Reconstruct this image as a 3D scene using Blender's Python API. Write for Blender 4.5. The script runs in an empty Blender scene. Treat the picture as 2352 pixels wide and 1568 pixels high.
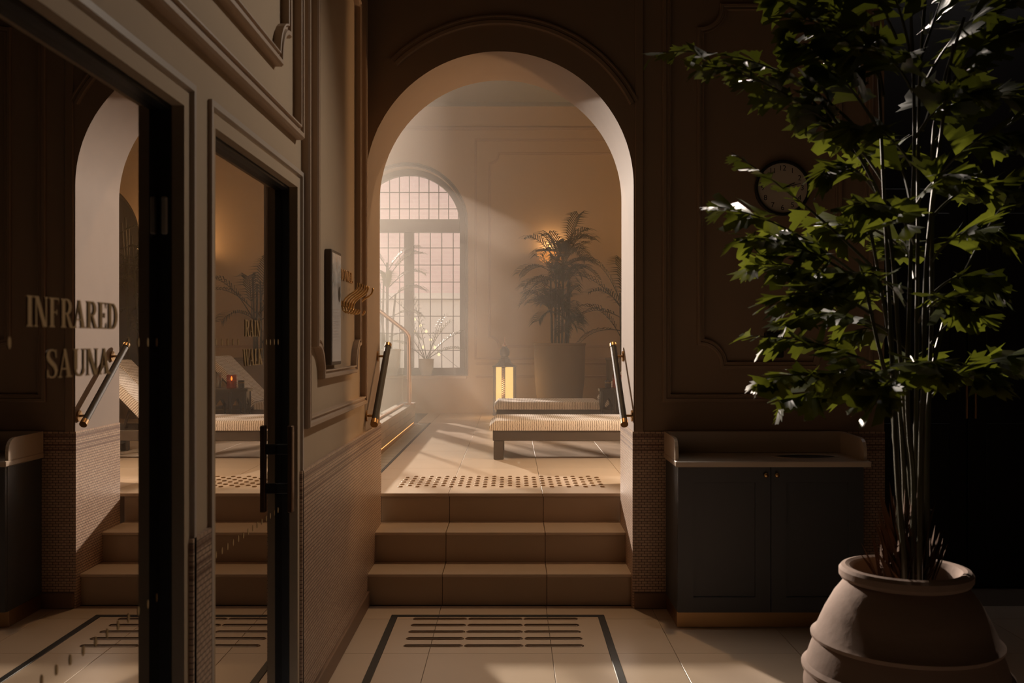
import bpy, math, random
from mathutils import Vector, Matrix, Quaternion

S = bpy.context.scene
COL = S.collection
PI = math.pi
random.seed(7)

# ------------------------------------------------------------------ camera
F = 2286.67                       # focal length in photo pixels (35 mm lens)
EYE = 1.42
cam = bpy.data.cameras.new('camera')
cam.lens = 35.0
cam.sensor_width = 36.0
cam.clip_start = 0.05
cam.dof.use_dof = True
cam.dof.focus_distance = 7.6
cam.dof.aperture_fstop = 5.6
camo = bpy.data.objects.new('camera', cam)
camo.location = (0, 0, EYE)
camo.rotation_euler = (PI / 2, 0, 0)
COL.objects.link(camo)
S.camera = camo

# ------------------------------------------------------------------ sky, sun, exposure
W = bpy.data.worlds.new('sky')
S.world = W
W.use_nodes = True
bg = W.node_tree.nodes['Background']
bg.inputs[0].default_value = (1.0, 0.90, 0.84, 1)
bg.inputs[1].default_value = 1.65

SUN_AZ = 0.42                     # sideways travel per metre towards the camera
SUN_EL = math.radians(16.2)
sd = bpy.data.lights.new('sun', 'SUN')
sd.energy = 9.0
sd.angle = math.radians(1.4)
sd.color = (1.0, 0.84, 0.70)
so = bpy.data.objects.new('sun', sd)
hv = Vector((SUN_AZ, -1, 0)).normalized() * math.cos(SUN_EL)
sdir = Vector((hv.x, hv.y, -math.sin(SUN_EL)))
so.rotation_euler = sdir.to_track_quat('-Z', 'Y').to_euler()
so.location = (-8, 20, 9)
COL.objects.link(so)

S.view_settings.view_transform = 'Standard'
S.view_settings.look = 'None'
S.view_settings.gamma = 1.0
S.view_settings.use_curve_mapping = False
S.view_settings.exposure = 0.0
S.cycles.use_denoising = True
S.cycles.adaptive_threshold = 0.05
S.cycles.max_bounces = 7
S.cycles.diffuse_bounces = 4
S.cycles.glossy_bounces = 4
S.cycles.transparent_max_bounces = 16
S.cycles.transmission_bounces = 6
S.cycles.volume_bounces = 1
S.cycles.caustics_reflective = False
S.cycles.caustics_refractive = False
S.cycles.sample_clamp_indirect = 4.0

# ------------------------------------------------------------------ key measures (metres; x right, y away, z up)
XL = -0.785          # left wall face
XG = -0.84           # door glass
YA = 5.308           # arch wall, front face
YB = 5.90            # arch wall, lounge face
XJ = 0.65            # right jamb
XC = (XL + XJ) / 2   # arch centre
RA = (XJ - XL) / 2
ZS = 2.25            # arch springing
FL = 0.51            # lounge floor level
YW = 12.69           # lounge back wall
ZC = 3.9             # ceiling of the front room
ZL = 4.46            # ceiling of the lounge
XBAY = -1.25         # where the tall glazed bay begins


# ------------------------------------------------------------------ material helpers
def new_mat(name):
    m = bpy.data.materials.new(name)
    m.use_nodes = True
    nt = m.node_tree
    nt.nodes.clear()
    out = nt.nodes.new('ShaderNodeOutputMaterial')
    return m, nt, out


def c4(c):
    return (c[0], c[1], c[2], 1)


def pbr(name, col, rough=0.6, metal=0.0, var=0.0, scale=6.0, bump=0.0, bscale=60.0, rand=0.0, spec=0.5,
        coat=0.0, trans=0.0):
    m, nt, out = new_mat(name)
    b = nt.nodes.new('ShaderNodeBsdfPrincipled')
    b.inputs['Base Color'].default_value = c4(col)
    b.inputs['Roughness'].default_value = rough
    b.inputs['Metallic'].default_value = metal
    b.inputs['Specular IOR Level'].default_value = spec
    b.inputs['Coat Weight'].default_value = coat
    nt.links.new(b.outputs[0], out.inputs[0])
    tc = nt.nodes.new('ShaderNodeTexCoord')
    cur = None
    if var > 0:
        n = nt.nodes.new('ShaderNodeTexNoise')
        n.inputs['Scale'].default_value = scale
        n.inputs['Detail'].default_value = 5
        nt.links.new(tc.outputs['Object'], n.inputs['Vector'])
        mx = nt.nodes.new('ShaderNodeMix')
        mx.data_type = 'RGBA'
        mx.inputs[6].default_value = c4([v * (1 - var) for v in col])
        mx.inputs[7].default_value = c4([min(1, v * (1 + var)) for v in col])
        nt.links.new(n.outputs['Fac'], mx.inputs[0])
        cur = mx.outputs[2]
    if rand > 0:
        oi = nt.nodes.new('ShaderNodeObjectInfo')
        mr = nt.nodes.new('ShaderNodeMapRange')
        mr.inputs[3].default_value = 1 - rand
        mr.inputs[4].default_value = 1 + rand
        nt.links.new(oi.outputs['Random'], mr.inputs[0])
        vm = nt.nodes.new('ShaderNodeVectorMath')
        vm.operation = 'SCALE'
        if cur is None:
            vm.inputs[0].default_value = col
        else:
            nt.links.new(cur, vm.inputs[0])
        nt.links.new(mr.outputs[0], vm.inputs['Scale'])
        cur = vm.outputs[0]
    if cur is not None:
        nt.links.new(cur, b.inputs['Base Color'])
    if bump > 0:
        n2 = nt.nodes.new('ShaderNodeTexNoise')
        n2.inputs['Scale'].default_value = bscale
        n2.inputs['Detail'].default_value = 6
        nt.links.new(tc.outputs['Object'], n2.inputs['Vector'])
        bp = nt.nodes.new('ShaderNodeBump')
        bp.inputs['Strength'].default_value = bump
        bp.inputs['Distance'].default_value = 0.01
        nt.links.new(n2.outputs['Fac'], bp.inputs['Height'])
        nt.links.new(bp.outputs[0], b.inputs['Normal'])
    if trans > 0:
        t = nt.nodes.new('ShaderNodeBsdfTranslucent')
        t.inputs[0].default_value = c4([min(1, col[0] * 2.7), min(1, col[1] * 2.35), col[2] * 1.2])
        ms = nt.nodes.new('ShaderNodeMixShader')
        ms.inputs[0].default_value = trans
        nt.links.new(b.outputs[0], ms.inputs[1])
        nt.links.new(t.outputs[0], ms.inputs[2])
        nt.links.new(ms.outputs[0], out.inputs[0])
    return m


def emit(name, col, strength):
    m, nt, out = new_mat(name)
    e = nt.nodes.new('ShaderNodeEmission')
    e.inputs[0].default_value = c4(col)
    e.inputs[1].default_value = strength
    nt.links.new(e.outputs[0], out.inputs[0])
    return m


def glass(name, tint, gloss=0.07, rough=0.0):
    m, nt, out = new_mat(name)
    t = nt.nodes.new('ShaderNodeBsdfTransparent')
    t.inputs[0].default_value = c4(tint)
    g = nt.nodes.new('ShaderNodeBsdfGlossy')
    g.inputs['Roughness'].default_value = rough
    ms = nt.nodes.new('ShaderNodeMixShader')
    ms.inputs[0].default_value = gloss
    nt.links.new(t.outputs[0], ms.inputs[1])
    nt.links.new(g.outputs[0], ms.inputs[2])
    nt.links.new(ms.outputs[0], out.inputs[0])
    return m


def mosaic(name, axis, bands=True):
    """small glazed brick mosaic; axis = which world axis runs along the wall"""
    m, nt, out = new_mat(name)
    N, L = nt.nodes, nt.links
    b = N.new('ShaderNodeBsdfPrincipled')
    b.inputs['Roughness'].default_value = 0.42
    L.new(b.outputs[0], out.inputs[0])
    geo = N.new('ShaderNodeNewGeometry')
    sp = N.new('ShaderNodeSeparateXYZ')
    L.new(geo.outputs['Position'], sp.inputs[0])
    cb = N.new('ShaderNodeCombineXYZ')
    L.new(sp.outputs[axis], cb.inputs[0])
    L.new(sp.outputs[2], cb.inputs[1])
    br = N.new('ShaderNodeTexBrick')
    br.inputs['Scale'].default_value = 1.0
    br.inputs['Brick Width'].default_value = 0.030
    br.inputs['Row Height'].default_value = 0.0145
    br.inputs['Mortar Size'].default_value = 0.0015
    br.inputs['Mortar Smooth'].default_value = 0.2
    br.inputs['Color1'].default_value = (0.57, 0.41, 0.30, 1)
    br.inputs['Color2'].default_value = (0.47, 0.32, 0.23, 1)
    br.inputs['Mortar'].default_value = (0.09, 0.05, 0.035, 1)
    L.new(cb.outputs[0], br.inputs['Vector'])
    cur = br.outputs['Color']
    if bands:
        for z0, z1 in ((0.905, 0.925), (0.862, 0.876), (0.836, 0.850), (0.158, 0.164)):
            g = N.new('ShaderNodeMath'); g.operation = 'GREATER_THAN'; g.inputs[1].default_value = z0
            l = N.new('ShaderNodeMath'); l.operation = 'LESS_THAN'; l.inputs[1].default_value = z1
            mu = N.new('ShaderNodeMath'); mu.operation = 'MULTIPLY'
            L.new(sp.outputs[2], g.inputs[0]); L.new(sp.outputs[2], l.inputs[0])
            L.new(g.outputs[0], mu.inputs[0]); L.new(l.outputs[0], mu.inputs[1])
            mm = N.new('ShaderNodeMath'); mm.operation = 'MULTIPLY'; mm.inputs[1].default_value = 0.62
            L.new(mu.outputs[0], mm.inputs[0])
            mx = N.new('ShaderNodeMix'); mx.data_type = 'RGBA'
            mx.inputs[7].default_value = (0.12, 0.05, 0.035, 1)
            L.new(mm.outputs[0], mx.inputs[0])
            L.new(cur, mx.inputs[6])
            cur = mx.outputs[2]
    L.new(cur, b.inputs['Base Color'])
    bp = N.new('ShaderNodeBump')
    bp.inputs['Strength'].default_value = 0.8
    bp.inputs['Distance'].default_value = 0.003
    bp.invert = True
    L.new(br.outputs['Fac'], bp.inputs['Height'])
    L.new(bp.outputs[0], b.inputs['Normal'])
    return m


def stripes(name):
    m, nt, out = new_mat(name)
    N, L = nt.nodes, nt.links
    b = N.new('ShaderNodeBsdfPrincipled')
    b.inputs['Roughness'].default_value = 0.95
    b.inputs['Sheen Weight'].default_value = 0.2
    L.new(b.outputs[0], out.inputs[0])
    tc = N.new('ShaderNodeTexCoord')
    wv = N.new('ShaderNodeTexWave')
    wv.bands_direction = 'X'
    wv.inputs['Scale'].default_value = 19.0
    wv.inputs['Distortion'].default_value = 2.2
    wv.inputs['Detail'].default_value = 3
    wv.inputs['Detail Scale'].default_value = 2.5
    L.new(tc.outputs['Object'], wv.inputs['Vector'])
    cr = N.new('ShaderNodeValToRGB')
    cr.color_ramp.elements[0].position = 0.12
    cr.color_ramp.elements[0].color = (0.30, 0.24, 0.185, 1)
    cr.color_ramp.elements[1].position = 0.42
    cr.color_ramp.elements[1].color = (0.78, 0.71, 0.635, 1)
    L.new(wv.outputs['Fac'], cr.inputs[0])
    L.new(cr.outputs[0], b.inputs['Base Color'])
    ns = N.new('ShaderNodeTexNoise')
    ns.inputs['Scale'].default_value = 160
    L.new(tc.outputs['Object'], ns.inputs['Vector'])
    bp = N.new('ShaderNodeBump')
    bp.inputs['Strength'].default_value = 0.5
    bp.inputs['Distance'].default_value = 0.006
    L.new(ns.outputs['Fac'], bp.inputs['Height'])
    L.new(bp.outputs[0], b.inputs['Normal'])
    return m


def brick_mat(name, c1, c2, mo, axis=0):
    m, nt, out = new_mat(name)
    N, L = nt.nodes, nt.links
    b = N.new('ShaderNodeBsdfPrincipled')
    b.inputs['Roughness'].default_value = 0.9
    L.new(b.outputs[0], out.inputs[0])
    geo = N.new('ShaderNodeNewGeometry')
    sp = N.new('ShaderNodeSeparateXYZ')
    L.new(geo.outputs['Position'], sp.inputs[0])
    cb = N.new('ShaderNodeCombineXYZ')
    L.new(sp.outputs[axis], cb.inputs[0])
    L.new(sp.outputs[2], cb.inputs[1])
    br = N.new('ShaderNodeTexBrick')
    br.inputs['Scale'].default_value = 1.0
    br.inputs['Brick Width'].default_value = 0.22
    br.inputs['Row Height'].default_value = 0.075
    br.inputs['Mortar Size'].default_value = 0.006
    br.inputs['Color1'].default_value = c4(c1)
    br.inputs['Color2'].default_value = c4(c2)
    br.inputs['Mortar'].default_value = c4(mo)
    L.new(cb.outputs[0], br.inputs['Vector'])
    L.new(br.outputs['Color'], b.inputs['Base Color'])
    return m


def mirror_glass(name):
    m, nt, out = new_mat(name)
    N, L = nt.nodes, nt.links
    d = N.new('ShaderNodeBsdfDiffuse')
    d.inputs[0].default_value = (0.012, 0.008, 0.007, 1)
    g = N.new('ShaderNodeBsdfGlossy')
    g.inputs['Color'].default_value = (0.74, 0.70, 0.66, 1)
    g.inputs['Roughness'].default_value = 0.0
    ms = N.new('ShaderNodeMixShader')
    ms.inputs[0].default_value = 0.86
    L.new(d.outputs[0], ms.inputs[1])
    L.new(g.outputs[0], ms.inputs[2])
    L.new(ms.outputs[0], out.inputs[0])
    return m


M = {}
M['plaster'] = pbr('plaster_tan', (0.53, 0.40, 0.27), 0.85, var=0.06, scale=2.5, bump=0.08, bscale=30)
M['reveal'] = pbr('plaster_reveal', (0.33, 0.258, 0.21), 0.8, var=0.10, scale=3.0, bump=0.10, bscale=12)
M['shadewall'] = pbr('plaster_shade_brown', (0.30, 0.215, 0.15), 0.8, var=0.06, scale=2.5, bump=0.08, bscale=30)  # deeper brown puts the arch wall's shade into its colour
M['darkwall'] = pbr('plaster_umber', (0.10, 0.065, 0.045), 0.85, var=0.06, scale=2.5)
M['moulding_shade'] = pbr('moulding_shade_brown', (0.30, 0.215, 0.15), 0.6)  # mouldings carry the arch wall's shade in their colour
M['moulding'] = pbr('plaster_moulding', (0.48, 0.35, 0.25), 0.6)
M['ceil'] = pbr('ceiling_grey', (0.27, 0.28, 0.26), 0.8)
M['ceil_front'] = pbr('ceiling_brown', (0.12, 0.08, 0.055), 0.9)
M['tile'] = pbr('floor_tile_beige', (0.57, 0.455, 0.35), 0.38, var=0.05, scale=4, rand=0.05, bump=0.03, bscale=25)
M['grout'] = pbr('grout', (0.16, 0.12, 0.09), 0.9)
M['riser'] = pbr('riser_tile', (0.44, 0.34, 0.25), 0.5, var=0.05, scale=4, rand=0.05)
M['mosx'] = mosaic('mosaic_wall_x', 0)
M['mosy'] = mosaic('mosaic_wall_y', 1)
M['base'] = pbr('baseboard_stone', (0.20, 0.12, 0.08), 0.5)
M['black'] = pbr('black_metal', (0.012, 0.012, 0.013), 0.5)
M['doorframe'] = pbr('door_frame_black', (0.010, 0.010, 0.011), 0.55)
M['architrave'] = pbr('architrave_taupe', (0.50, 0.42, 0.35), 0.5)
M['doorglass'] = mirror_glass('dark_door_glass')
M['gold'] = pbr('gold_leaf_print', (0.55, 0.36, 0.16), 0.6, metal=0.1)
M['brass'] = pbr('brass', (0.78, 0.50, 0.22), 0.28, metal=1.0)
M['brassdark'] = pbr('aged_brass', (0.42, 0.26, 0.12), 0.35, metal=1.0)
M['bronze'] = pbr('dark_bronze', (0.14, 0.085, 0.05), 0.4, metal=0.9)
M['copper'] = pbr('copper_rail', (0.80, 0.55, 0.42), 0.3, metal=1.0)
M['leather'] = pbr('dark_leather', (0.030, 0.024, 0.020), 0.6, bump=0.2, bscale=180)
M['navy'] = pbr('cabinet_paint_dark', (0.045, 0.050, 0.058), 0.42)
M['stone'] = pbr('vanity_stone', (0.52, 0.43, 0.34), 0.3, var=0.08, scale=5)
M['terracotta'] = pbr('terracotta', (0.32, 0.225, 0.18), 0.85, var=0.10, scale=7, bump=0.15, bscale=30)
M['soil'] = pbr('soil', (0.025, 0.016, 0.010), 1.0, bump=0.6, bscale=60)
M['leaf'] = pbr('leaf_green', (0.050, 0.066, 0.012), 0.33, var=0.25, scale=14, trans=0.42, rand=0.2)
M['cane'] = pbr('cane_green', (0.075, 0.07, 0.04), 0.38, var=0.2, scale=20)
M['fibre'] = pbr('brown_fibre', (0.14, 0.07, 0.035), 0.9)
M['palm'] = pbr('palm_green', (0.020, 0.024, 0.013), 0.6, trans=0.12)
M['palm2'] = pbr('palm_pale_green', (0.045, 0.052, 0.028), 0.5, trans=0.3)
M['planter'] = pbr('planter_grey', (0.20, 0.155, 0.11), 0.8, var=0.1)
M['potpale'] = pbr('pot_pale', (0.42, 0.38, 0.32), 0.8, var=0.1, scale=12, bump=0.3, bscale=40)
M['fabric'] = stripes('striped_woven_fabric')
M['wood'] = pbr('dark_stained_wood', (0.075, 0.055, 0.040), 0.55, var=0.2, scale=9)
M['darkwood'] = pbr('black_lacquered_wood', (0.03, 0.026, 0.024), 0.35)
M['iron'] = pbr('lantern_iron', (0.05, 0.04, 0.035), 0.5)
M['lanternglow'] = emit('lantern_paper_glow', (1.0, 0.55, 0.17), 1.15)
M['sconceglow'] = emit('sconce_glow', (1.0, 0.34, 0.06), 0.8)
M['led'] = emit('led_strip', (1.0, 0.42, 0.12), 1.8)
M['flame'] = emit('flame', (1.0, 0.45, 0.12), 8.0)
M['bulb'] = emit('bulb_glow', (1.0, 0.80, 0.42), 1.3)
M['winframe'] = pbr('window_frame_grey', (0.13, 0.12, 0.105), 0.55)
M['lead'] = pbr('lead_came', (0.06, 0.05, 0.045), 0.5)
M['pane'] = glass('pane_glass', (0.97, 0.93, 0.91), 0.05)
M['paneb'] = glass('pane_glass_bay', (0.97, 0.95, 0.93), 0.05)
M['screen'] = glass('screen_glass', (0.94, 0.95, 0.93), 0.08)
M['amber'] = glass('amber_glass', (0.85, 0.45, 0.22), 0.10)
M['clear'] = glass('clear_glass', (0.82, 0.83, 0.82), 0.12)
M['darkglass'] = pbr('night_glass', (0.035, 0.042, 0.052), 0.08)
M['kerb'] = pbr('kerb_stone', (0.36, 0.27, 0.20), 0.5, var=0.12, scale=8, rand=0.08)
M['channel'] = pbr('channel_grey_tile', (0.36, 0.34, 0.29), 0.4, rand=0.05)
M['slot'] = pbr('slot_dark', (0.14, 0.085, 0.05), 0.4, metal=0.5)
M['stud'] = pbr('bronze_stud', (0.36, 0.22, 0.11), 0.35, metal=0.9)
M['white'] = pbr('clock_face', (0.62, 0.56, 0.48), 0.6)
M['ink'] = pbr('black_ink', (0.01, 0.01, 0.01), 0.6)
M['paper'] = pbr('poster_paper', (0.62, 0.60, 0.58), 0.35, spec=0.8)
M['grey'] = pbr('grey_panel', (0.46, 0.42, 0.40), 0.6)
M['water'] = pbr('pool_water', (0.10, 0.16, 0.15), 0.05)
M['pinkbrick'] = brick_mat('pink_brick', (0.57, 0.44, 0.43), (0.53, 0.41, 0.40), (0.58, 0.49, 0.47))
M['palewall'] = pbr('pale_render', (0.52, 0.50, 0.46), 0.9, var=0.05)
M['roofc'] = pbr('roof_slate', (0.18, 0.15, 0.15), 0.9)
M['gravel'] = pbr('paving', (0.55, 0.52, 0.48), 0.9, var=0.1)


def poster_mat():
    m, nt, out = new_mat('poster_print')
    N, L = nt.nodes, nt.links
    b = N.new('ShaderNodeBsdfPrincipled')
    b.inputs['Roughness'].default_value = 0.25
    b.inputs['Coat Weight'].default_value = 1.0
    b.inputs['Coat Roughness'].default_value = 0.12
    L.new(b.outputs[0], out.inputs[0])
    geo = N.new('ShaderNodeNewGeometry')
    sp = N.new('ShaderNodeSeparateXYZ')
    L.new(geo.outputs['Position'], sp.inputs[0])
    ns = N.new('ShaderNodeTexNoise')
    ns.inputs['Scale'].default_value = 16
    ns.inputs['Detail'].default_value = 6
    L.new(geo.outputs['Position'], ns.inputs['Vector'])
    cr = N.new('ShaderNodeValToRGB')
    cr.color_ramp.elements[0].position = 0.35
    cr.color_ramp.elements[0].color = (0.26, 0.36, 0.42, 1)
    cr.color_ramp.elements[1].position = 0.68
    cr.color_ramp.elements[1].color = (0.72, 0.80, 0.84, 1)
    L.new(ns.outputs['Fac'], cr.inputs[0])
    mr = N.new('ShaderNodeMapRange')
    mr.inputs[1].default_value = 1.56
    mr.inputs[2].default_value = 1.66
    L.new(sp.outputs[2], mr.inputs[0])
    mx = N.new('ShaderNodeMix')
    mx.data_type = 'RGBA'
    mx.inputs[6].default_value = (0.80, 0.79, 0.78, 1)  # print tones brightened in place of a reflection on the glossy face
    L.new(mr.outputs[0], mx.inputs[0])
    L.new(cr.outputs[0], mx.inputs[7])
    L.new(mx.outputs[2], b.inputs['Base Color'])
    return m


M['poster'] = poster_mat()


# ------------------------------------------------------------------ mesh helpers
class MB:
    def __init__(self):
        self.v = []
        self.f = []

    def add(self, vs, fs):
        o = len(self.v)
        self.v += [tuple(p) for p in vs]
        self.f += [tuple(i + o for i in f) for f in fs]
        return self

    def box(self, x0, x1, y0, y1, z0, z1):
        vs = [(x0, y0, z0), (x1, y0, z0), (x1, y1, z0), (x0, y1, z0),
              (x0, y0, z1), (x1, y0, z1), (x1, y1, z1), (x0, y1, z1)]
        fs = [(0, 3, 2, 1), (4, 5, 6, 7), (0, 1, 5, 4), (1, 2, 6, 5), (2, 3, 7, 6), (3, 0, 4, 7)]
        return self.add(vs, fs)

    def cbox(self, x0, x1, y0, y1, z0, z1, b=0.004):
        """box with chamfered edges on all sides"""
        cx, cy, cz = (x0 + x1) / 2, (y0 + y1) / 2, (z0 + z1) / 2
        hx, hy, hz = (x1 - x0) / 2, (y1 - y0) / 2, (z1 - z0) / 2
        b = min(b, hx * .8, hy * .8, hz * .8)
        vs, idx = [], {}
        for sx in (-1, 1):
            for sy in (-1, 1):
                for sz in (-1, 1):
                    for a in range(3):
                        h = [hx - b, hy - b, hz - b]
                        h[a] += b
                        idx[(sx, sy, sz, a)] = len(vs)
                        vs.append((cx + sx * h[0], cy + sy * h[1], cz + sz * h[2]))
        fs = []

        def q(*k):
            pts = [Vector(vs[idx[i]]) for i in k]
            n = (pts[1] - pts[0]).cross(pts[2] - pts[0])
            c = sum(pts, Vector()) / len(pts) - Vector((cx, cy, cz))
            ids = [idx[i] for i in k]
            fs.append(tuple(ids if n.dot(c) > 0 else ids[::-1]))
        for s in (-1, 1):
            q((s, -1, -1, 0), (s, 1, -1, 0), (s, 1, 1, 0), (s, -1, 1, 0))
            q((-1, s, -1, 1), (1, s, -1, 1), (1, s, 1, 1), (-1, s, 1, 1))
            q((-1, -1, s, 2), (1, -1, s, 2), (1, 1, s, 2), (-1, 1, s, 2))
        for s in (-1, 1):
            for t in (-1, 1):
                q((s, t, -1, 0), (s, t, 1, 0), (s, t, 1, 1), (s, t, -1, 1))
                q((s, -1, t, 0), (s, 1, t, 0), (s, 1, t, 2), (s, -1, t, 2))
                q((-1, s, t, 1), (1, s, t, 1), (1, s, t, 2), (-1, s, t, 2))
                for u in (-1, 1):
                    q((s, t, u, 0), (s, t, u, 1), (s, t, u, 2))
        return self.add(vs, fs)

    def tube(self, pts, r, n=10, cap=True):
        pts = [Vector(p) for p in pts]
        rs = r if isinstance(r, (list, tuple)) else [r] * len(pts)
        rings = []
        up = Vector((0, 0, 1))
        prev = None
        for i, p in enumerate(pts):
            d = (pts[min(i + 1, len(pts) - 1)] - pts[max(i - 1, 0)]).normalized()
            if prev is None:
                a = d.cross(up)
                if a.length < 1e-3:
                    a = d.cross(Vector((1, 0, 0)))
                a.normalize()
            else:
                a = prev - d * prev.dot(d)
                a.normalize()
            prev = a
            b = d.cross(a)
            rings.append([p + (a * math.cos(2 * PI * k / n) + b * math.sin(2 * PI * k / n)) * rs[i] for k in range(n)])
        vs = [v for rg in rings for v in rg]
        fs = []
        for i in range(len(pts) - 1):
            for k in range(n):
                a0 = i * n + k
                a1 = i * n + (k + 1) % n
                fs.append((a0, a1, a1 + n, a0 + n))
        if cap:
            fs.append(tuple(range(n))[::-1])
            fs.append(tuple((len(pts) - 1) * n + k for k in range(n)))
        return self.add(vs, fs)

    def lathe(self, c, prof, n=32, close=False):
        """prof: list of (r, z) about the vertical axis through c"""
        vs, fs = [], []
        for r, z in prof:
            for k in range(n):
                a = 2 * PI * k / n
                vs.append((c[0] + r * math.cos(a), c[1] + r * math.sin(a), c[2] + z))
        for i in range(len(prof) - 1):
            for k in range(n):
                a0 = i * n + k
                a1 = i * n + (k + 1) % n
                fs.append((a0, a1, a1 + n, a0 + n))
        if close:
            fs.append(tuple(range(n))[::-1])
            fs.append(tuple((len(prof) - 1) * n + k for k in range(n)))
        return self.add(vs, fs)

    def prism(self, poly, to3, d0, d1):
        """2-D convex-ish polygon extruded; to3(u, v, d)"""
        n = len(poly)
        vs = [to3(u, v, d0) for u, v in poly] + [to3(u, v, d1) for u, v in poly]
        fs = [tuple(range(n))[::-1], tuple(range(n, 2 * n))]
        for i in range(n):
            j = (i + 1) % n
            fs.append((i, j, j + n, i + n))
        return self.add(vs, fs)

    def sweep(self, path, prof, to3, closed=True):
        """moulding: 2-D path with mitred corners, prof = [(offset, height)], to3(u, v, h)"""
        n = len(path)
        P = [Vector(p) for p in path]
        offs = []
        for i in range(n):
            if closed:
                a, b = P[(i - 1) % n], P[(i + 1) % n]
                d0, d1 = (P[i] - a).normalized(), (b - P[i]).normalized()
            else:
                d0 = (P[i] - P[i - 1]).normalized() if i > 0 else (P[1] - P[0]).normalized()
                d1 = (P[i + 1] - P[i]).normalized() if i < n - 1 else d0
            n0, n1 = Vector((-d0.y, d0.x)), Vector((-d1.y, d1.x))
            mdir = n0 + n1
            if mdir.length < 1e-6:
                mdir = n0
            mdir.normalize()
            k = 1 / max(0.35, mdir.dot(n0))
            offs.append(mdir * k)
        m = len(prof)
        vs = []
        for i in range(n):
            for o, h in prof:
                q = P[i] + offs[i] * o
                vs.append(to3(q.x, q.y, h))
        fs = []
        for i in range(n if closed else n - 1):
            j = (i + 1) % n
            for k in range(m - 1):
                fs.append((i * m + k, i * m + k + 1, j * m + k + 1, j * m + k))
        if not closed:
            fs.append(tuple(range(m)))
            fs.append(tuple((n - 1) * m + k for k in range(m))[::-1])
        return self.add(vs, fs)

    def mesh(self, name, mat, smooth=None):
        me = bpy.data.meshes.new(name)
        me.from_pydata(self.v, [], self.f)
        me.update()
        if mat is not None:
            me.materials.append(M[mat] if isinstance(mat, str) else mat)
        if smooth:
            for p in me.polygons:
                p.use_smooth = True
            try:
                me.set_sharp_from_angle(angle=math.radians(smooth))
            except Exception:
                pass
        return me

    def build(self, name, mat, parent=None, smooth=None, recalc=True):
        me = self.mesh(name, mat, None)
        if recalc:
            import bmesh
            bm = bmesh.new()
            bm.from_mesh(me)
            bmesh.ops.recalc_face_normals(bm, faces=bm.faces)
            bm.to_mesh(me)
            bm.free()
        if smooth:
            for p in me.polygons:
                p.use_smooth = True
            me.set_sharp_from_angle(angle=math.radians(smooth))
        return link(name, me, parent)


def link(name, me, parent=None, loc=None):
    o = bpy.data.objects.new(name, me)
    COL.objects.link(o)
    if parent is not None:
        o.parent = parent
        if parent.type == 'EMPTY' or any(abs(v) > 1e-9 for v in parent.location):
            # geometry is written in world coordinates: undo the parent's placement
            o.matrix_parent_inverse = Matrix.Translation(-parent.location)
    if loc is not None:
        o.location = loc
    return o


def empty(name, loc=(0, 0, 0)):
    o = bpy.data.objects.new(name, None)
    o.location = loc
    o.empty_display_size = 0.1
    COL.objects.link(o)
    return o


def tag(o, label, cat, group=None, kind=None):
    o['label'] = label
    o['category'] = cat
    if group:
        o['group'] = group
    if kind:
        o['kind'] = kind
    return o


def struct(o, label=None):
    o['kind'] = 'structure'
    if label:
        o['label'] = label
    return o


def copy_tree(o, parent=None):
    c = o.copy()
    COL.objects.link(c)
    if parent is not None:
        c.parent = parent
    for ch in list(o.children):
        copy_tree(ch, c)
    return c


def P(px, py, D):
    """photo pixel at depth D (metres from the camera) -> world point"""
    return Vector(((px - 1176) * D / F, D, EYE - (py - 784) * D / F))


def arc(cx, cz, r, a0, a1, n):
    return [(cx + r * math.cos(a0 + (a1 - a0) * i / n), cz + r * math.sin(a0 + (a1 - a0) * i / n)) for i in range(n + 1)]


# wall with arched openings, faces in planes y0 and y1
def arched_wall(mb, rev, x0, x1, z0, z1, y0, y1, openings, n=48):
    xs = x0
    for cx, hw, zsill, zspr in openings:
        a, b = cx - hw, cx + hw
        if a > xs + 1e-6:
            mb.box(xs, a, y0, y1, z0, z1)
        if zsill > z0 + 1e-6:
            mb.box(a, b, y0, y1, z0, zsill)
        pts = arc(cx, zspr, hw, PI, 0, n)
        for i in range(n):
            (xa, za), (xb, zb) = pts[i], pts[i + 1]
            vs = [(xa, y0, za), (xb, y0, zb), (xb, y0, z1), (xa, y0, z1),
                  (xa, y1, za), (xb, y1, zb), (xb, y1, z1), (xa, y1, z1)]
            mb.add(vs, [(0, 1, 2, 3), (7, 6, 5, 4), (3, 2, 6, 7)])
        # intrados
        e = 0.0015
        prof = [(a + e, zsill)] + [(cx + (x - cx) * (1 - e / hw), zspr + (z - zspr) * (1 - e / hw)) for x, z in pts] + [(b - e, zsill)]
        if rev is not None:
            vs, fs = [], []
            for x, z in prof:
                vs += [(x, y0, z), (x, y1, z)]
            for i in range(len(prof) - 1):
                fs.append((2 * i, 2 * i + 1, 2 * i + 3, 2 * i + 2))
            rev.add(vs, fs)
        xs = b
    if xs < x1 - 1e-6:
        mb.box(xs, x1, y0, y1, z0, z1)


MOULD = lambda w, p: [(-w / 2, 0), (-w / 2, p * .75), (-w * .38, p), (-w * .05, p), (w * .08, p * .66), (w * .30, p * .6), (w * .36, p * .95), (w / 2, p * .9), (w / 2, 0)]


def notched(u0, u1, v0, v1, ru, rv, n=10):
    """rectangle with concave quarter-round corners"""
    pts = []
    for cu, cv, a0 in ((u0, v0, PI / 2), (u1, v0, PI), (u1, v1, 1.5 * PI), (u0, v1, 2 * PI)):
        for i in range(n + 1):
            a = a0 - (PI / 2) * i / n
            pts.append((cu + ru * math.cos(a), cv + rv * math.sin(a)))
    return pts


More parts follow.
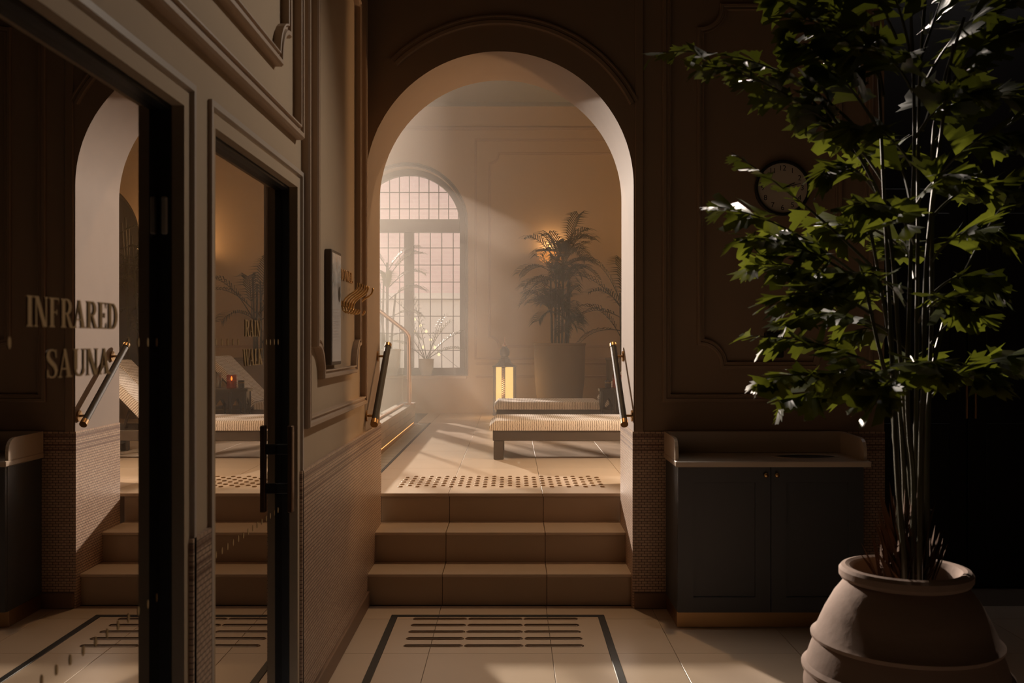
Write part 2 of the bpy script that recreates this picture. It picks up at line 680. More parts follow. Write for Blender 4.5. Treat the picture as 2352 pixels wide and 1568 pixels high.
to_left = lambda u, v, h: (XL + h, u, v)           # left wall: u = y
to_arch = lambda u, v, h: (u, YA - h, v)           # arch wall front: u = x
to_back = lambda u, v, h: (u, YW - h, v)           # lounge back wall

# ================================================================== STRUCTURE
# ---- left wall with two door openings
D1 = (1.30, 2.385)
D2 = (2.635, 3.645)
ZD = 1.985
mb = MB()
for a, b in ((-2.6, D1[0]), (D1[1], D2[0]), (D2[1], YB)):
    mb.box(XL - 0.16, XL, a, b, -.12, ZC)
for a, b in (D1, D2):
    mb.box(XL - 0.16, XL, a, b, ZD, ZC)
wall_left = struct(mb.build('wall_left', 'plaster'))
wall_left.data.materials[0] = M['plaster']

# mosaic wainscot on the left wall
mb = MB()
for a, b in ((-2.6, D1[0] - .05), (D1[1] + .035, D2[0] - .065), (D2[1] + .035, YB)):
    mb.box(XL, XL + 0.010, a, b, 0.0, 0.94)
mb.build('mosaic_wainscot', 'mosy', wall_left)
mb = MB()
for a, b in ((D1[1] + .035, D2[0] - .065), (D2[1] + .035, YA + .04)):
    mb.cbox(XL, XL + 0.022, a, b, 0.0, 0.085, .004)
mb.build('skirting', 'base', wall_left)

# panel mouldings on the left wall
mb = MB()
mb.sweep([(3.735, 1.115), (5.175, 1.115), (5.175, 3.45), (3.735, 3.45)], MOULD(.042, .032), to_left)
mb.build('panel_moulding', 'moulding', wall_left, recalc=True)
mb = MB()
mb.sweep(notched(3.915, 4.995, 1.285, 3.24, .125, .13), MOULD(.036, .030), to_left)
mb.build('panel_moulding', 'moulding', wall_left)
mb = MB()
mb.sweep([(0.3, 2.175), (3.60, 2.175), (3.60, 3.45), (0.3, 3.45)], MOULD(.045, .032), to_left)
mb.build('panel_moulding', 'moulding', wall_left)
mb = MB()
mb.sweep(notched(0.5, 3.405, 2.35, 3.24, .125, .13), MOULD(.040, .030), to_left)
mb.build('panel_moulding', 'moulding', wall_left)

# ---- arch wall
mb, rv = MB(), MB()
XR = 1.985
arched_wall(mb, rv, XL, XR, 0, ZL, YA, YB, [(XC, RA, 0.0, ZS)], 64)
wall_arch = struct(mb.build('wall_arch', 'shadewall'))
rv.build('arch_reveal', 'reveal', wall_arch, smooth=35, recalc=False)
# mosaic on right jamb and on the wall beside it
MB().box(XJ - .008, XJ, YA - .008, YB, 0.0, 0.94).build('mosaic_wainscot', 'mosy', wall_arch)
MB().box(XJ, XR, YA - .008, YA, 0.0, 0.94).build('mosaic_wainscot', 'mosx', wall_arch)
MB().cbox(XJ, XR, YA - .022, YA, 0.0, 0.085).build('skirting', 'base', wall_arch)
# archivolt moulding and panel mouldings
mb = MB()
pts = arc(XC, 2.325, .805, math.radians(134), math.radians(27), 40)
mb.sweep(pts, MOULD(.05, .022), to_arch, closed=False)
mb.build('arch_moulding', 'moulding_shade', wall_arch)
mb = MB()
mb.sweep([(.822, 1.118), (1.90, 1.118), (1.90, 3.45), (.822, 3.45)], MOULD(.042, .022), to_arch)
mb.build('panel_moulding', 'moulding_shade', wall_arch)
mb = MB()
mb.sweep(notched(1.004, 1.74, 1.293, 3.20, .122, .125), MOULD(.036, .020), to_arch)
mb.build('panel_moulding', 'moulding_shade', wall_arch)
MB().cbox(.655, .70, YA - .014, YA, .94, ZC, .004).build('pilaster_edge', 'moulding_shade', wall_arch)

# recess right of the arch wall; black wall and added door stand for shade
mb = MB()
mb.box(XR, 3.3, 5.78, 5.9, -.12, ZC)
struct(mb.build('wall_niche', 'black'))
shade_door = struct(empty('niche_shade_door', (2.6, 5.74, 0)), 'made-up black double door standing in for the shade of the recess')
for a, b in ((2.02, 2.62), (2.63, 3.23)):
    lf = MB().cbox(a, b, 5.735, 5.778, .01, 2.3, .003).build('door_leaf', 'doorframe', shade_door)
    for z0, z1 in ((.2, .95), (1.08, 2.16)):
        MB().cbox(a + .1, b - .1, 5.726, 5.736, z0, z1, .008).build('door_panel', 'doorframe', lf)
    MB().tube([((2.60 if a < 2.5 else 2.65), 5.69, .98), ((2.60 if a < 2.5 else 2.65), 5.69, 1.22)], .009).build('door_handle', 'brassdark', lf)

# ---- rest of the front room
struct(MB().box(3.3, 3.42, -2.6, 5.9, -.12, ZC).build('wall_right', 'darkwall'))
struct(MB().box(XL - .16, 3.42, -2.72, -2.6, -.12, ZC).build('wall_rear', 'darkwall'))
struct(MB().box(XL - .16, 3.42, -2.72, YA, ZC, ZC + .1).build('ceiling', 'ceil_front'))

# ---- lower floor: slab, tiles, matwell frame, drain slots
floor = struct(MB().box(XL, 3.3, -2.6, 5.86, -.12, -.004).build('floor', 'grout'))
J = [-0.38 + .5625 * k for k in range(-1, 8)]
JX = [XL] + [x for x in J if XL + .01 < x < 3.29] + [3.3]
JY = [4.535 + .5625 * k for k in range(-13, 2)]
JY = [y for y in JY if y > -2.6] + [YA + .04]
g = .0014
tmesh = {}


def tile(par, x0, x1, y0, y1, zt, mat, th=.012, name='tile', gap=.0014):
    w, d = round(x1 - x0 - 2 * gap, 4), round(y1 - y0 - 2 * gap, 4)
    k = (w, d, th, mat, name)
    if k not in tmesh:
        b = .0007
        m_ = MB()
        vs = [(-w / 2, -d / 2, -th), (w / 2, -d / 2, -th), (w / 2, d / 2, -th), (-w / 2, d / 2, -th),
              (-w / 2, -d / 2, -b), (w / 2, -d / 2, -b), (w / 2, d / 2, -b), (-w / 2, d / 2, -b),
              (-w / 2 + b, -d / 2 + b, 0), (w / 2 - b, -d / 2 + b, 0), (w / 2 - b, d / 2 - b, 0), (-w / 2 + b, d / 2 - b, 0)]
        fs = [(8, 9, 10, 11)]
        for i in range(4):
            j = (i + 1) % 4
            fs += [(i, j, j + 4, i + 4), (i + 4, j + 4, j + 8, i + 8)]
        m_.add(vs, fs)
        tmesh[k] = m_.mesh(name, mat)
    o = bpy.data.objects.new(name, tmesh[k])
    COL.objects.link(o)
    o.parent = par
    o.location = ((x0 + x1) / 2, (y0 + y1) / 2, zt)
    return o


for i in range(len(JX) - 1):
    for k in range(len(JY) - 1):
        tile(floor, JX[i], JX[i + 1], JY[k], JY[k + 1], 0.0, 'tile')

frame = empty('matwell_frame', (-.07, 4.5, 0))
tag(frame, 'dark metal matwell frame let into the floor before the steps', 'floor frame')
MB().cbox(-.625, .478, 5.135, 5.165, -.003, .004, .002).build('frame_bar', 'black', frame)
MB().cbox(-.625, -.590, 2.9, 5.135, -.003, .004, .002).build('frame_bar', 'black', frame)
MB().cbox(.443, .478, 2.9, 5.135, -.003, .004, .002).build('frame_bar', 'black', frame)


def capsule(L, w, n=8):
    r = w / 2
    return [(L / 2 - r + r * math.cos(-PI / 2 + PI * i / n), r * math.sin(-PI / 2 + PI * i / n)) for i in range(n + 1)] + \
           [(-L / 2 + r + r * math.cos(PI / 2 + PI * i / n), r * math.sin(PI / 2 + PI * i / n)) for i in range(n + 1)]


mbs = MB()
cp = capsule(.266, .022)
mbs.sweep(cp, [(.0035, 0), (.0015, .0042), (-.002, .0042), (-.006, .0010)], lambda u, v, h: (u, v, h))
mbs.add([(u, v, .0010) for u, v in cp], [tuple(range(len(cp)))])
slot_me = mbs.mesh('drain_slot', 'slot')
for r_ in range(5):
    y = 4.645 + .1125 * r_
    for c_ in range(3):
        link('drain_slot', slot_me, floor, (-.368 + .283 * c_ + .0, y, 0))

# ---- steps up to the lounge
stairs = struct(empty('stairs', (XC, YA, 0)), 'three beige tiled steps up through the arch')
JS = [XL + .001, -.375, .188, XJ - .001]
YT = [5.352, 5.638, 5.967]         # front edges of treads
for k in range(3):
    z1 = .17 * (k + 1)
    for i in range(3):
        MB().cbox(JS[i] + g, JS[i + 1] - g, YT[k] + .012, YT[k] + .03, .17 * k, z1 - .018, .001).build('riser', 'riser', stairs)
        if k < 2:
            MB().cbox(JS[i] + g, JS[i + 1] - g, YT[k], YT[k + 1] + .014, z1 - .018, z1, .003).build('tread', 'tile', stairs)
MB().box(XL + .002, XJ - .002, YT[0] + .031, YT[2] + .012, -.004, .151).build('step_core', 'grout', stairs)
MB().box(XL + .002, XJ - .002, YT[1] + .031, YT[2] + .012, .152, .321).build('step_core', 'grout', stairs)

# ---- lounge floor
fup = struct(MB().box(-5.4, 5.0, 5.985, 13.1, .30, FL - .006).build('floor_lounge', 'grout'))
JXL = [-0.905] + [x for x in J if -.9 < x < 4.9] + [4.5075]
JYL = [YT[2]] + [6.585 + .5625 * k for k in range(0, 11)] + [YW]
for i in range(len(JXL) - 1):
    for k in range(len(JYL) - 1):
        x0 = max(JXL[i], XL + .001) if k == 0 and i == 0 and False else JXL[i]
        tile(fup, x0, JXL[i + 1], JYL[k], JYL[k + 1], FL, 'tile', th=.018 if k == 0 else .012)
# overflow channel beside the pool kerb
for k in range(28):
    y0 = 6.0 + .19 * k
    if y0 > 11.1:
        break
    tile(fup, -1.06, -.925, y0, y0 + .19, FL - .002, 'channel', gap=.003)
MB().box(-.925, -.905, 5.985, 11.15, FL - .006, FL + .001).build('channel_edge', 'black', fup)
for k in range(3):
    tile(fup, -1.06, -.905, 11.15 + k * .51, 11.15 + (k + 1) * .51, FL, 'tile')

# tactile studs on the landing
sm = MB().lathe((0, 0, 0), [(.0155, 0), (.0150, .0035), (.012, .0052), (.004, .0058), (0.0005, .0058)], 14)
stud_me = sm.mesh('tactile_stud', 'stud', smooth=50)
for c_ in range(25):
    for r_ in range(5):
        x = -.70 + .0527 * c_
        y = 6.235 + .104 * r_ + (.052 if c_ % 2 else 0)
        link('tactile_stud', stud_me, fup, (x, y, FL))

# ---- lounge back wall with windows
WX, WHW, WSILL, WSPR = -1.337, 0.735, 0.985, 2.92
VX, VHW, VSPR = 3.83, .76, 2.75
mb, rv = MB(), MB()
arched_wall(mb, rv, -2.115, 5.0, FL - .1, ZL, YW, YW + .42, [(WX, WHW, WSILL, WSPR), (VX, VHW, FL - .1, VSPR)], 40)
wall_back = struct(mb.build('wall_back', 'plaster'))
rv.build('window_reveal', 'plaster', wall_back, smooth=35, recalc=False)
# bands and panels of the back wall
mb = MB()
mb.sweep([(5.0, 4.135), (-2.115, 4.135)], MOULD(.05, .02), to_back, closed=False)
mb.build('picture_rail', 'moulding', wall_back)
for zz in (1.135, .97):
    mb = MB()
    mb.sweep([(2.9, zz), (-.46, zz)], MOULD(.035, .016), to_back, closed=False)
    mb.build('dado_rail', 'moulding', wall_back)
mb = MB()
mb.sweep([(-.46, 1.20), (2.9, 1.20), (2.9, 3.985), (-.46, 3.985)], MOULD(.03, .014), to_back)
mb.build('panel_moulding', 'moulding', wall_back)
mb = MB()
mb.sweep(notched(-.285, 2.72, 1.36, 3.81, .12, .12), MOULD(.03, .014), to_back)
mb.build('panel_moulding', 'moulding', wall_back)
# moulding around the arched window
mb = MB()
mb.sweep([(WX + WHW + .02, WSILL)] + arc(WX, WSPR, WHW + .02, 0, PI, 32) + [(WX - WHW - .02, WSILL)], MOULD(.045, .02), to_back, closed=False)
mb.build('window_moulding', 'winframe', wall_back)

# ---- other lounge walls and ceilings
struct(MB().box(-5.5, XL - .16, YB - .1, YB, 0, 6.4).build('wall_lounge_front', 'plaster'))
struct(MB().box(XR, 5.0, YB, YB + .1, 0, ZL).build('wall_lounge_side', 'plaster'))
struct(MB().box(5.0, 5.12, YB, YW + .42, 0, ZL).build('wall_lounge_right', 'plaster'))
struct(MB().box(-5.52, -5.4, YB, YW + .42, 0, 6.4).build('wall_lounge_left', 'plaster'))
struct(MB().box(XBAY, 5.12, YB - .05, YW + .42, ZL, ZL + .12).build('ceiling_lounge', 'ceil'))
struct(MB().box(-5.52, XBAY + .1, YB - .1, YW + .42, 6.4, 6.5).build('ceiling_bay', 'ceil'))
struct(MB().box(XBAY, XBAY + .1, YB, YW + .42, ZL + .12, 6.4).build('wall_bay', 'plaster'))
struct(MB().box(-5.4, -2.115, YW, YW + .3, FL - .1, .95).build('wall_bay_sill', 'plaster'))
struct(MB().box(-2.115, XBAY + .1, YW, YW + .42, ZL, 6.4).build('wall_bay_upper', 'plaster'))
mb = MB()
mb.box(-.6, 5.0, 12.655, YW, ZL - .045, ZL)
mb.box(XBAY, -.6, 12.655, YW, ZL - .045, ZL)
struct(mb.build('trim_1', 'ceil'))


# ================================================================== WINDOWS
def clip_disc(poly, cx, cz, r, n=96):
    for i in range(n):
        a = 2 * PI * (i + .5) / n
        nx, nz = math.cos(a), math.sin(a)
        out = []
        for k in range(len(poly)):
            p, q = poly[k], poly[(k + 1) % len(poly)]
            dp = (p[0] - cx) * nx + (p[1] - cz) * nz - r
            dq = (q[0] - cx) * nx + (q[1] - cz) * nz - r
            if dp <= 0:
                out.append(p)
            if dp * dq < 0:
                t = dp / (dp - dq)
                out.append((p[0] + (q[0] - p[0]) * t, p[1] + (q[1] - p[1]) * t))
        poly = out
        if len(poly) < 3:
            return []
    return poly


win1 = struct(empty('window_1', (WX, YW + .3, WSILL)), 'arched leaded window with grey frame and two lower lights')
YG = YW + .27
to_win = lambda u, v, d: (u, YG + d, v)
fw = .075
RI = WHW - fw                      # inner radius of glass
ZT0, ZT1 = 2.835, 3.005            # transom
# outer frame
mb = MB()
outer = [(WX + WHW - .003, WSILL)] + arc(WX, WSPR, WHW - .003, 0, PI, 40) + [(WX - WHW + .003, WSILL)]
inner = [(WX + RI, WSILL + .09)] + arc(WX, WSPR, RI, 0, PI, 40) + [(WX - RI, WSILL + .09)]
n_ = len(outer)
vs = []
for d in (-.05, .05):
    vs += [to_win(u, v, d) for u, v in outer] + [to_win(u, v, d) for u, v in inner]
fs = []
for i in range(n_ - 1):
    fs += [(i, i + 1, n_ + i + 1, n_ + i), (2 * n_ + i, 3 * n_ + i, 3 * n_ + i + 1, 2 * n_ + i + 1),
           (n_ + i, n_ + i + 1, 3 * n_ + i + 1, 3 * n_ + i)]
mb.add(vs, fs)
mb.box(WX - WHW + .003, WX + WHW - .003, YG - .05, YG + .05, WSILL + .002, WSILL + .095)
mb.build('window_frame', 'winframe', win1)
MB().cbox(WX - RI, WX + RI, YG - .06, YG + .05, ZT0, ZT1, .006).build('transom', 'winframe', win1)
MB().cbox(WX - .062, WX + .062, YG - .06, YG + .05, WSILL + .095, ZT0, .006).build('mullion', 'winframe', win1)
MB().cbox(WX - WHW - .03, WX + WHW + .03, YW - .10, YG - .05, WSILL - .04, WSILL, .006).build('window_sill', 'moulding', win1)
lead = MB()


def add_pane(poly):
    if len(poly) < 3:
        return
    c = (sum(p[0] for p in poly) / len(poly), sum(p[1] for p in poly) / len(poly))
    pl = [(c[0] + (p[0] - c[0]) * .992, c[1] + (p[1] - c[1]) * .992) for p in poly]
    MB().add([to_win(u, v, 0) for u, v in pl], [tuple(range(len(pl)))]).build('pane', 'pane', win1)


lw = .0055
# fan
cols = [WX + .128 * k for k in range(-5, 6)]
rows = [ZT1, ZT1 + .14, ZT1 + .354, ZT1 + .57]
for i in range(len(cols) - 1):
    for k in range(len(rows) - 1):
        add_pane(clip_disc([(cols[i], rows[k]), (cols[i + 1], rows[k]), (cols[i + 1], rows[k + 1]), (cols[i], rows[k + 1])], WX, WSPR, RI))
for x in cols:
    if abs(x - WX) < RI:
        zt = WSPR + math.sqrt(RI ** 2 - (x - WX) ** 2)
        if zt > ZT1:
            lead.box(x - lw, x + lw, YG - .006, YG + .006, ZT1, zt)
for z in rows[1:]:
    if z - WSPR < RI:
        hx = math.sqrt(RI ** 2 - (z - WSPR) ** 2)
        lead.box(WX - hx, WX + hx, YG - .006, YG + .006, z - lw, z + lw)
# lower lights
for sgn in (-1, 1):
    xe = [.062, .125, .274, .423, .572, RI]
    xe = sorted(WX + sgn * x for x in xe)
    ze = [ZT0 - .198 - .222 * k for k in range(8)]
    ze = [ZT0] + [z for z in ze if z > WSILL + .12] + [WSILL + .095]
    for i in range(len(xe) - 1):
        for k in range(len(ze) - 1):
            add_pane([(xe[i], ze[k + 1]), (xe[i + 1], ze[k + 1]), (xe[i + 1], ze[k]), (xe[i], ze[k])])
    for x in xe[1:-1]:
        lead.box(x - lw, x + lw, YG - .006, YG + .006, WSILL + .095, ZT0)
    for z in ze[1:-1]:
        lead.box(min(xe), max(xe), YG - .006, YG + .006, z - lw, z + lw)
lead.build('lead_came', 'lead', win1)

# dark arched window on the right of the back wall
win2 = struct(empty('window_2', (VX, YW + .1, FL)), 'tall arched dark window at the right of the lounge')
mb = MB()
pl = [(VX + VHW - .06, FL + .05)] + arc(VX, VSPR, VHW - .06, 0, PI, 30) + [(VX - VHW + .06, FL + .05)]
mb.add([(u, YW + .2, v) for u, v in pl], [tuple(range(len(pl)))])
mb.build('pane', 'darkglass', win2)
mb = MB()
mb.sweep([(VX + VHW - .03, FL)] + arc(VX, VSPR, VHW - .03, 0, PI, 30) + [(VX - VHW + .03, FL)], [(-.03, 0), (-.03, .06), (.03, .06), (.03, 0)],
         lambda u, v, h: (u, YW + .21 - h, v), closed=False)
mb.box(VX - .03, VX + .03, YW + .15, YW + .21, FL, VSPR + VHW - .06)
mb.build('window_frame', 'winframe', win2)

# tall glazed bay left of the arched window
win3 = struct(empty('window_3', (-3.8, YW + .1, .95)), 'tall bay glazing with slender mullions')
xm = [-5.38, -3.27, -2.13]
zm = [.95, 5.2, 6.38]
for x in xm:
    w = .035 if x < -3 else .015
    MB().box(x - w, x + w, YW + .08, YW + .16, .95, 6.4).build('mullion', 'winframe', win3)
for i in range(2):
    for k in range(2):
        MB().add([(xm[i] + .04, YW + .12, zm[k] + .02), (xm[i + 1] - .04, YW + .12, zm[k] + .02), (xm[i + 1] - .04, YW + .12, zm[k + 1] - .02), (xm[i] + .04, YW + .12, zm[k + 1] - .02)],
                 [(0, 1, 2, 3)]).build('pane', 'paneb', win3)
        if k:
            MB().box(xm[i], xm[i + 1], YW + .1, YW + .14, zm[k] - .02, zm[k] + .02).build('glazing_bar', 'winframe', win3)

# ================================================================== OUTSIDE
struct(MB().box(-30, 30, 13.2, 60, -.2, 0).build('ground', 'gravel'))
bld = empty('neighbour_house', (0, 19, 0))
tag(bld, 'pink brick house with pale ground storey seen through the arched window', 'building')
MB().box(-3.3, 7, 19, 26, 2.30, 8.5).build('upper_storey', 'pinkbrick', bld)
MB().box(-3.3, 7, 18.97, 26, 0, 2.30).build('ground_storey', 'palewall', bld)
MB().box(-3.32, 7.02, 18.90, 19.0, 2.22, 2.34).build('string_course', 'palewall', bld)
MB().add([(-3.5, 18.8, 8.5), (7.2, 18.8, 8.5), (7.2, 26.2, 8.5), (-3.5, 26.2, 8.5), (-3.5, 22.5, 10.5), (7.2, 22.5, 10.5)],
         [(0, 1, 5, 4), (2, 3, 4, 5), (0, 4, 3), (1, 2, 5), (0, 3, 2, 1)]).build('roof', 'roofc', bld)

fest = empty('festoon_lights', (-1.35, 14.2, 1.5))
tag(fest, 'string of small round bulbs glowing beyond the arched window', 'string lights')
bp_ = [(952, 733), (966, 748), (979, 761), (989, 780), (972, 797), (999, 798), (1008, 814), (953, 762)]
wire = [P(940, 700, 14.2)] + [P(a, b - 6, 14.2) for a, b in sorted(bp_)] + [P(1030, 800, 14.2)]
MB().tube([(-1.9, 14.2, 0.0), (-1.9, 14.2, 2.25)], .03, 8).build('post', 'black', fest)
MB().tube([(-1.9, 14.2, 2.2), P(952, 728, 14.2), P(989, 774, 14.2), P(1008, 808, 14.2), P(1060, 850, 14.2)], .003, 5).build('wire', 'black', fest)
for a, b in bp_:
    c = P(a, b, 14.2)
    MB().lathe(c, [(.001, -.022), (.012, -.019), (.021, -.008), (.021, .006), (.012, .018), (.006, .024), (.001, .03)], 10).build('bulb', 'bulb', fest, smooth=60)

# ================================================================== DOORS
def stroke(pts, ws):
    """ribbon of quads along a 2-D polyline with given widths"""
    out = []
    n = len(pts)
    L_, R_ = [], []
    for i in range(n):
        a, b = Vector(pts[max(i - 1, 0)]), Vector(pts[min(i + 1, n - 1)])
        d = (b - a).normalized()
        nn = Vector((-d.y, d.x))
        p = Vector(pts[i])
        L_.append(p + nn * ws[i] / 2)
        R_.append(p - nn * ws[i] / 2)
    for i in range(n - 1):
        out.append([tuple(R_[i]), tuple(R_[i + 1]), tuple(L_[i + 1]), tuple(L_[i])])
    return out


def rect(x0, x1, y0, y1):
    return [(x0, y0), (x1, y0), (x1, y1), (x0, y1)]


ST, HR, SF = .15, .05, .05


def serif(x0, x1, y):
    return rect(x0 - SF, x1 + SF, y, y + .045)


def ell(cx, cy, rx, ry, a0, a1, wt, wn, n=14):
    pts, ws = [], []
    for i in range(n + 1):
        a = math.radians(a0 + (a1 - a0) * i / n)
        pts.append((cx + rx * math.cos(a), cy + ry * math.sin(a)))
        ws.append(wn + (wt - wn) * abs(math.cos(a)))
    return stroke(pts, ws)


def letter(ch):
    """serif capital of height 1: (polygons, advance)"""
    if ch == 'I':
        return [rect(.08, .08 + ST, 0, 1), serif(.08, .23, 0), serif(.08, .23, .955)], .31
    if ch == 'N':
        return [rect(.08, .08 + HR, 0, 1), rect(.50, .50 + HR, 0, 1), [(.06, 1), (.06 + ST, 1), (.55, 0), (.55 - ST, 0)],
                serif(.08, .13, 0), serif(.50, .55, .955), rect(.0, .12, .955, 1)], .63
    if ch in 'FE':
        p = [rect(.08, .08 + ST, 0, 1), serif(.08, .23, 0), rect(.03, .46, .95, 1), [(.46, 1), (.41, 1), (.43, .95), (.46, .78)],
             rect(.2, .36, .49, .53), rect(.34, .38, .42, .60)]
        if ch == 'E':
            p += [rect(.03, .48, 0, .05), [(.48, 0), (.48, .24), (.44, .05), (.40, 0)]]
        return p, .52
    if ch == 'R':
        return [rect(.08, .08 + ST, 0, 1), serif(.08, .23, 0), rect(.03, .3, .955, 1), rect(.2, .3, .47, .51)] + \
            ell(.29, .735, .17, .245, 90, -90, .14, .045) + [[(.26, .5), (.36, .5), (.58, 0), (.44, 0)], rect(.44, .62, 0, .045)], .63
    if ch == 'A':
        return [[(.05, 0), (.10, 0), (.31, 1), (.27, 1)], [(.40, 0), (.57, 0), (.34, 1), (.24, 1)], rect(.15, .44, .28, .325),
                rect(.0, .17, 0, .045), rect(.34, .63, 0, .045)], .64
    if ch == 'D':
        return [rect(.08, .08 + ST, 0, 1), rect(.03, .3, .955, 1), rect(.03, .3, 0, .045)] + ell(.27, .5, .25, .477, 90, -90, .15, .045), .61
    if ch == 'S':
        pts = [(.42, .76), (.40, .90), (.30, .975), (.19, .96), (.11, .88), (.09, .76), (.14, .64), (.26, .52), (.38, .40), (.43, .26), (.41, .12),
               (.32, .035), (.20, .03), (.10, .11), (.07, .26)]
        ws = [.05, .05, .05, .06, .10, .13, .15, .15, .15, .13, .10, .06, .05, .05, .05]
        return stroke(pts, ws) + [rect(.40, .44, .70, .98), rect(.05, .09, .02, .30)], .52
    if ch == 'U':
        return [rect(.08, .08 + ST, .25, 1), rect(.50, .55, .25, 1), serif(.08, .23, .955), serif(.50, .55, .955)] + \
            ell(.335, .25, .19, .225, 180, 360, .09, .06), .64
    if ch == 'T':
        return [rect(.20, .20 + ST, 0, 1), serif(.20, .35, 0), rect(.02, .53, .95, 1), rect(.02, .06, .76, 1), rect(.49, .53, .76, 1)], .57
    if ch == 'O':
        return ell(.33, .5, .25, .475, 0, 360, .15, .05, 28), .66
    if ch == 'W':
        return [[(.04, 1), (.19, 1), (.32, 0), (.24, 0)], [(.24, 0), (.29, 0), (.45, 1), (.41, 1)], [(.37, 1), (.50, 1), (.63, 0), (.55, 0)],
                [(.56, 0), (.61, 0), (.78, 1), (.74, 1)], rect(0, .24, .955, 1), rect(.68, .84, .955, 1)], .84
    if ch == 'L':
        return [rect(.08, .08 + ST, 0, 1), serif(.08, .23, .955), rect(.03, .47, 0, .05), [(.47, 0), (.47, .26), (.43, .05), (.38, 0)]], .50
    if ch == 'K':
        return [rect(.08, .08 + ST, 0, 1), serif(.08, .23, 0), serif(.08, .23, .955), [(.2, .38), (.25, .38), (.52, 1), (.47, 1)],
                [(.26, .50), (.38, .62), (.60, 0), (.44, 0)], rect(.40, .62, 0, .045), rect(.40, .58, .955, 1)], .64
    return [], .3


def lettering(word, parent, u0, u1, v0, h, to3, mat, d=.0012):
    tot = sum(letter(c)[1] for c in word)
    k = (u1 - u0) / tot
    u = u0
    for c in word:
        polys, adv = letter(c)
        mb = MB()
        for i, p in enumerate(polys):
            mb.prism([(u + x * k, v0 + y * h) for x, y in p], to3, 0, d + i * 2e-5)
        mb.build('letter', mat, parent)
        u += adv * k


def make_door(name, label, y0, y1, words, handle, hinge):
    dr = struct(empty(name, (XG, (y0 + y1) / 2, 0)), label)
    # black frame (depth back to the glass)
    mb = MB()
    t = .012
    for a, b, z0, z1 in ((y0, y0 + t, 0, ZD), (y1 - t, y1, 0, ZD), (y0 + t, y1 - t, ZD - t, ZD)):
        mb.box(XG - .02, XL - .030, a, b, z0, z1)
    mb.build('door_frame', 'doorframe', dr)
    MB().box(XG - .02, XG - .001, y0 + t, y1 - t, -.10, .09).build('bottom_rail', 'doorframe', dr)
    MB().box(XG - .012, XG, y0 + t, y1 - t, .09, ZD - t).build('pane', 'doorglass', dr)
    # stepped architrave
    prof = [(-.001, -.030), (.006, -.030), (.007, -.020), (.017, -.020), (.019, -.010), (.030, -.010), (.032, -.001), (.044, .001), (.046, .010), (.062, .010), (.062, 0)]
    path = [(y1, 0), (y1, ZD), (y0, ZD), (y0, 0)]
    mb = MB()
    mb.sweep(path, [(-o, h) for o, h in prof], to_left, closed=False)
    mb.build('architrave', 'architrave', dr)
    to_g = lambda u, v, d: (XG + .0006 + d, u, v)
    # manifestation dots
    dm = MB()
    el = [(.0052 * math.cos(2 * PI * i / 14), .0105 * math.sin(2 * PI * i / 14)) for i in range(14)]
    dm.add([(.001, u, v) for u, v in el], [tuple(range(14))])
    dme = dm.mesh('dot', 'gold')
    y = y0 + .075
    while y < y1 - .03:
        o = bpy.data.objects.new('dot', dme); COL.objects.link(o); o.parent = dr
        o.matrix_parent_inverse = Matrix.Translation(-dr.location)
        o.location = (XG, y, .815)
        lo, hi = words[1]
        if not (lo - .03 < y < hi + .03):
            o = bpy.data.objects.new('dot', dme); COL.objects.link(o); o.parent = dr
            o.matrix_parent_inverse = Matrix.Translation(-dr.location)
            o.location = (XG, y, 1.418)
        y += .0575
    for w, a, b, z, h in words[0]:
        lettering(w, dr, a, b, z, h, to_g, 'gold')
    if handle:
        hy, z0, z1 = handle
        hd = MB().cbox(XG + .040, XG + .058, hy - .016, hy + .016, z0, z1, .003).build('handle', 'bronze', dr)
        for z in (z0 + .085, z1 - .085):
            MB().cbox(XG, XG + .041, hy - .010, hy + .010, z - .018, z + .018, .002).build('standoff', 'black', hd)
    if hinge:
        MB().cbox(XG + .006, XG + .020, y1 - t - .010, y1 - t + .001, 1.675, 1.765, .003).build('hinge', 'white', dr)
    return dr


make_door('door_1', 'dark reflective glass door lettered INFRARED SAUNA', *D1,
          ([('INFRARED', 1.717, 2.118, 1.446, .054), ('SAUNA', 1.79, 2.08, 1.353, .053)], (1.717, 2.118)), None, True)
make_door('door_2', 'dark reflective glass door lettered RAIN WALK, with a bar handle', *D2,
          ([('RAIN', 3.125, 3.32, 1.436, .053), ('WALK', 3.105, 3.345, 1.343, .053)], (3.10, 3.35)), (3.56, .81, 1.12), False)

# ================================================================== HANDRAILS
def handrail(label, xw, s):
    """xw wall face, s = +1 when the wall is on the left"""
    x = xw + s * .052
    a, b = Vector((x, 5.285, .979)), Vector((x, 5.885, 1.402))
    d = (b - a).normalized()
    hr = empty('handrail', (xw, 5.5, .979))
    tag(hr, label, 'handrail', 'handrails in the arch')
    MB().tube([a + d * .03, b - d * .025], .0185, 18).build('grip', 'leather', hr, smooth=40)
    MB().tube([a, a + d * .032], .0205, 18).build('end_cap', 'brassdark', hr, smooth=40)
    MB().tube([b - d * .028, b], .0205, 18).build('end_cap', 'brassdark', hr, smooth=40)
    for t in (.10, .84):
        p = a + (b - a) * t
        br = MB().tube([p, (xw + s * .008, p.y, p.z)], .007, 10).build('bracket', 'brassdark', hr, smooth=40)
        MB().tube([(xw + s * .0005, p.y, p.z), (xw + s * .010, p.y, p.z)], .030, 20).build('wall_plate', 'brassdark', br, smooth=40)


handrail('dark leather handrail with brass ends on the left wall of the arch', XL + .001, 1)
handrail('dark leather handrail with brass ends on the sunlit right jamb', XJ - .001, -1)

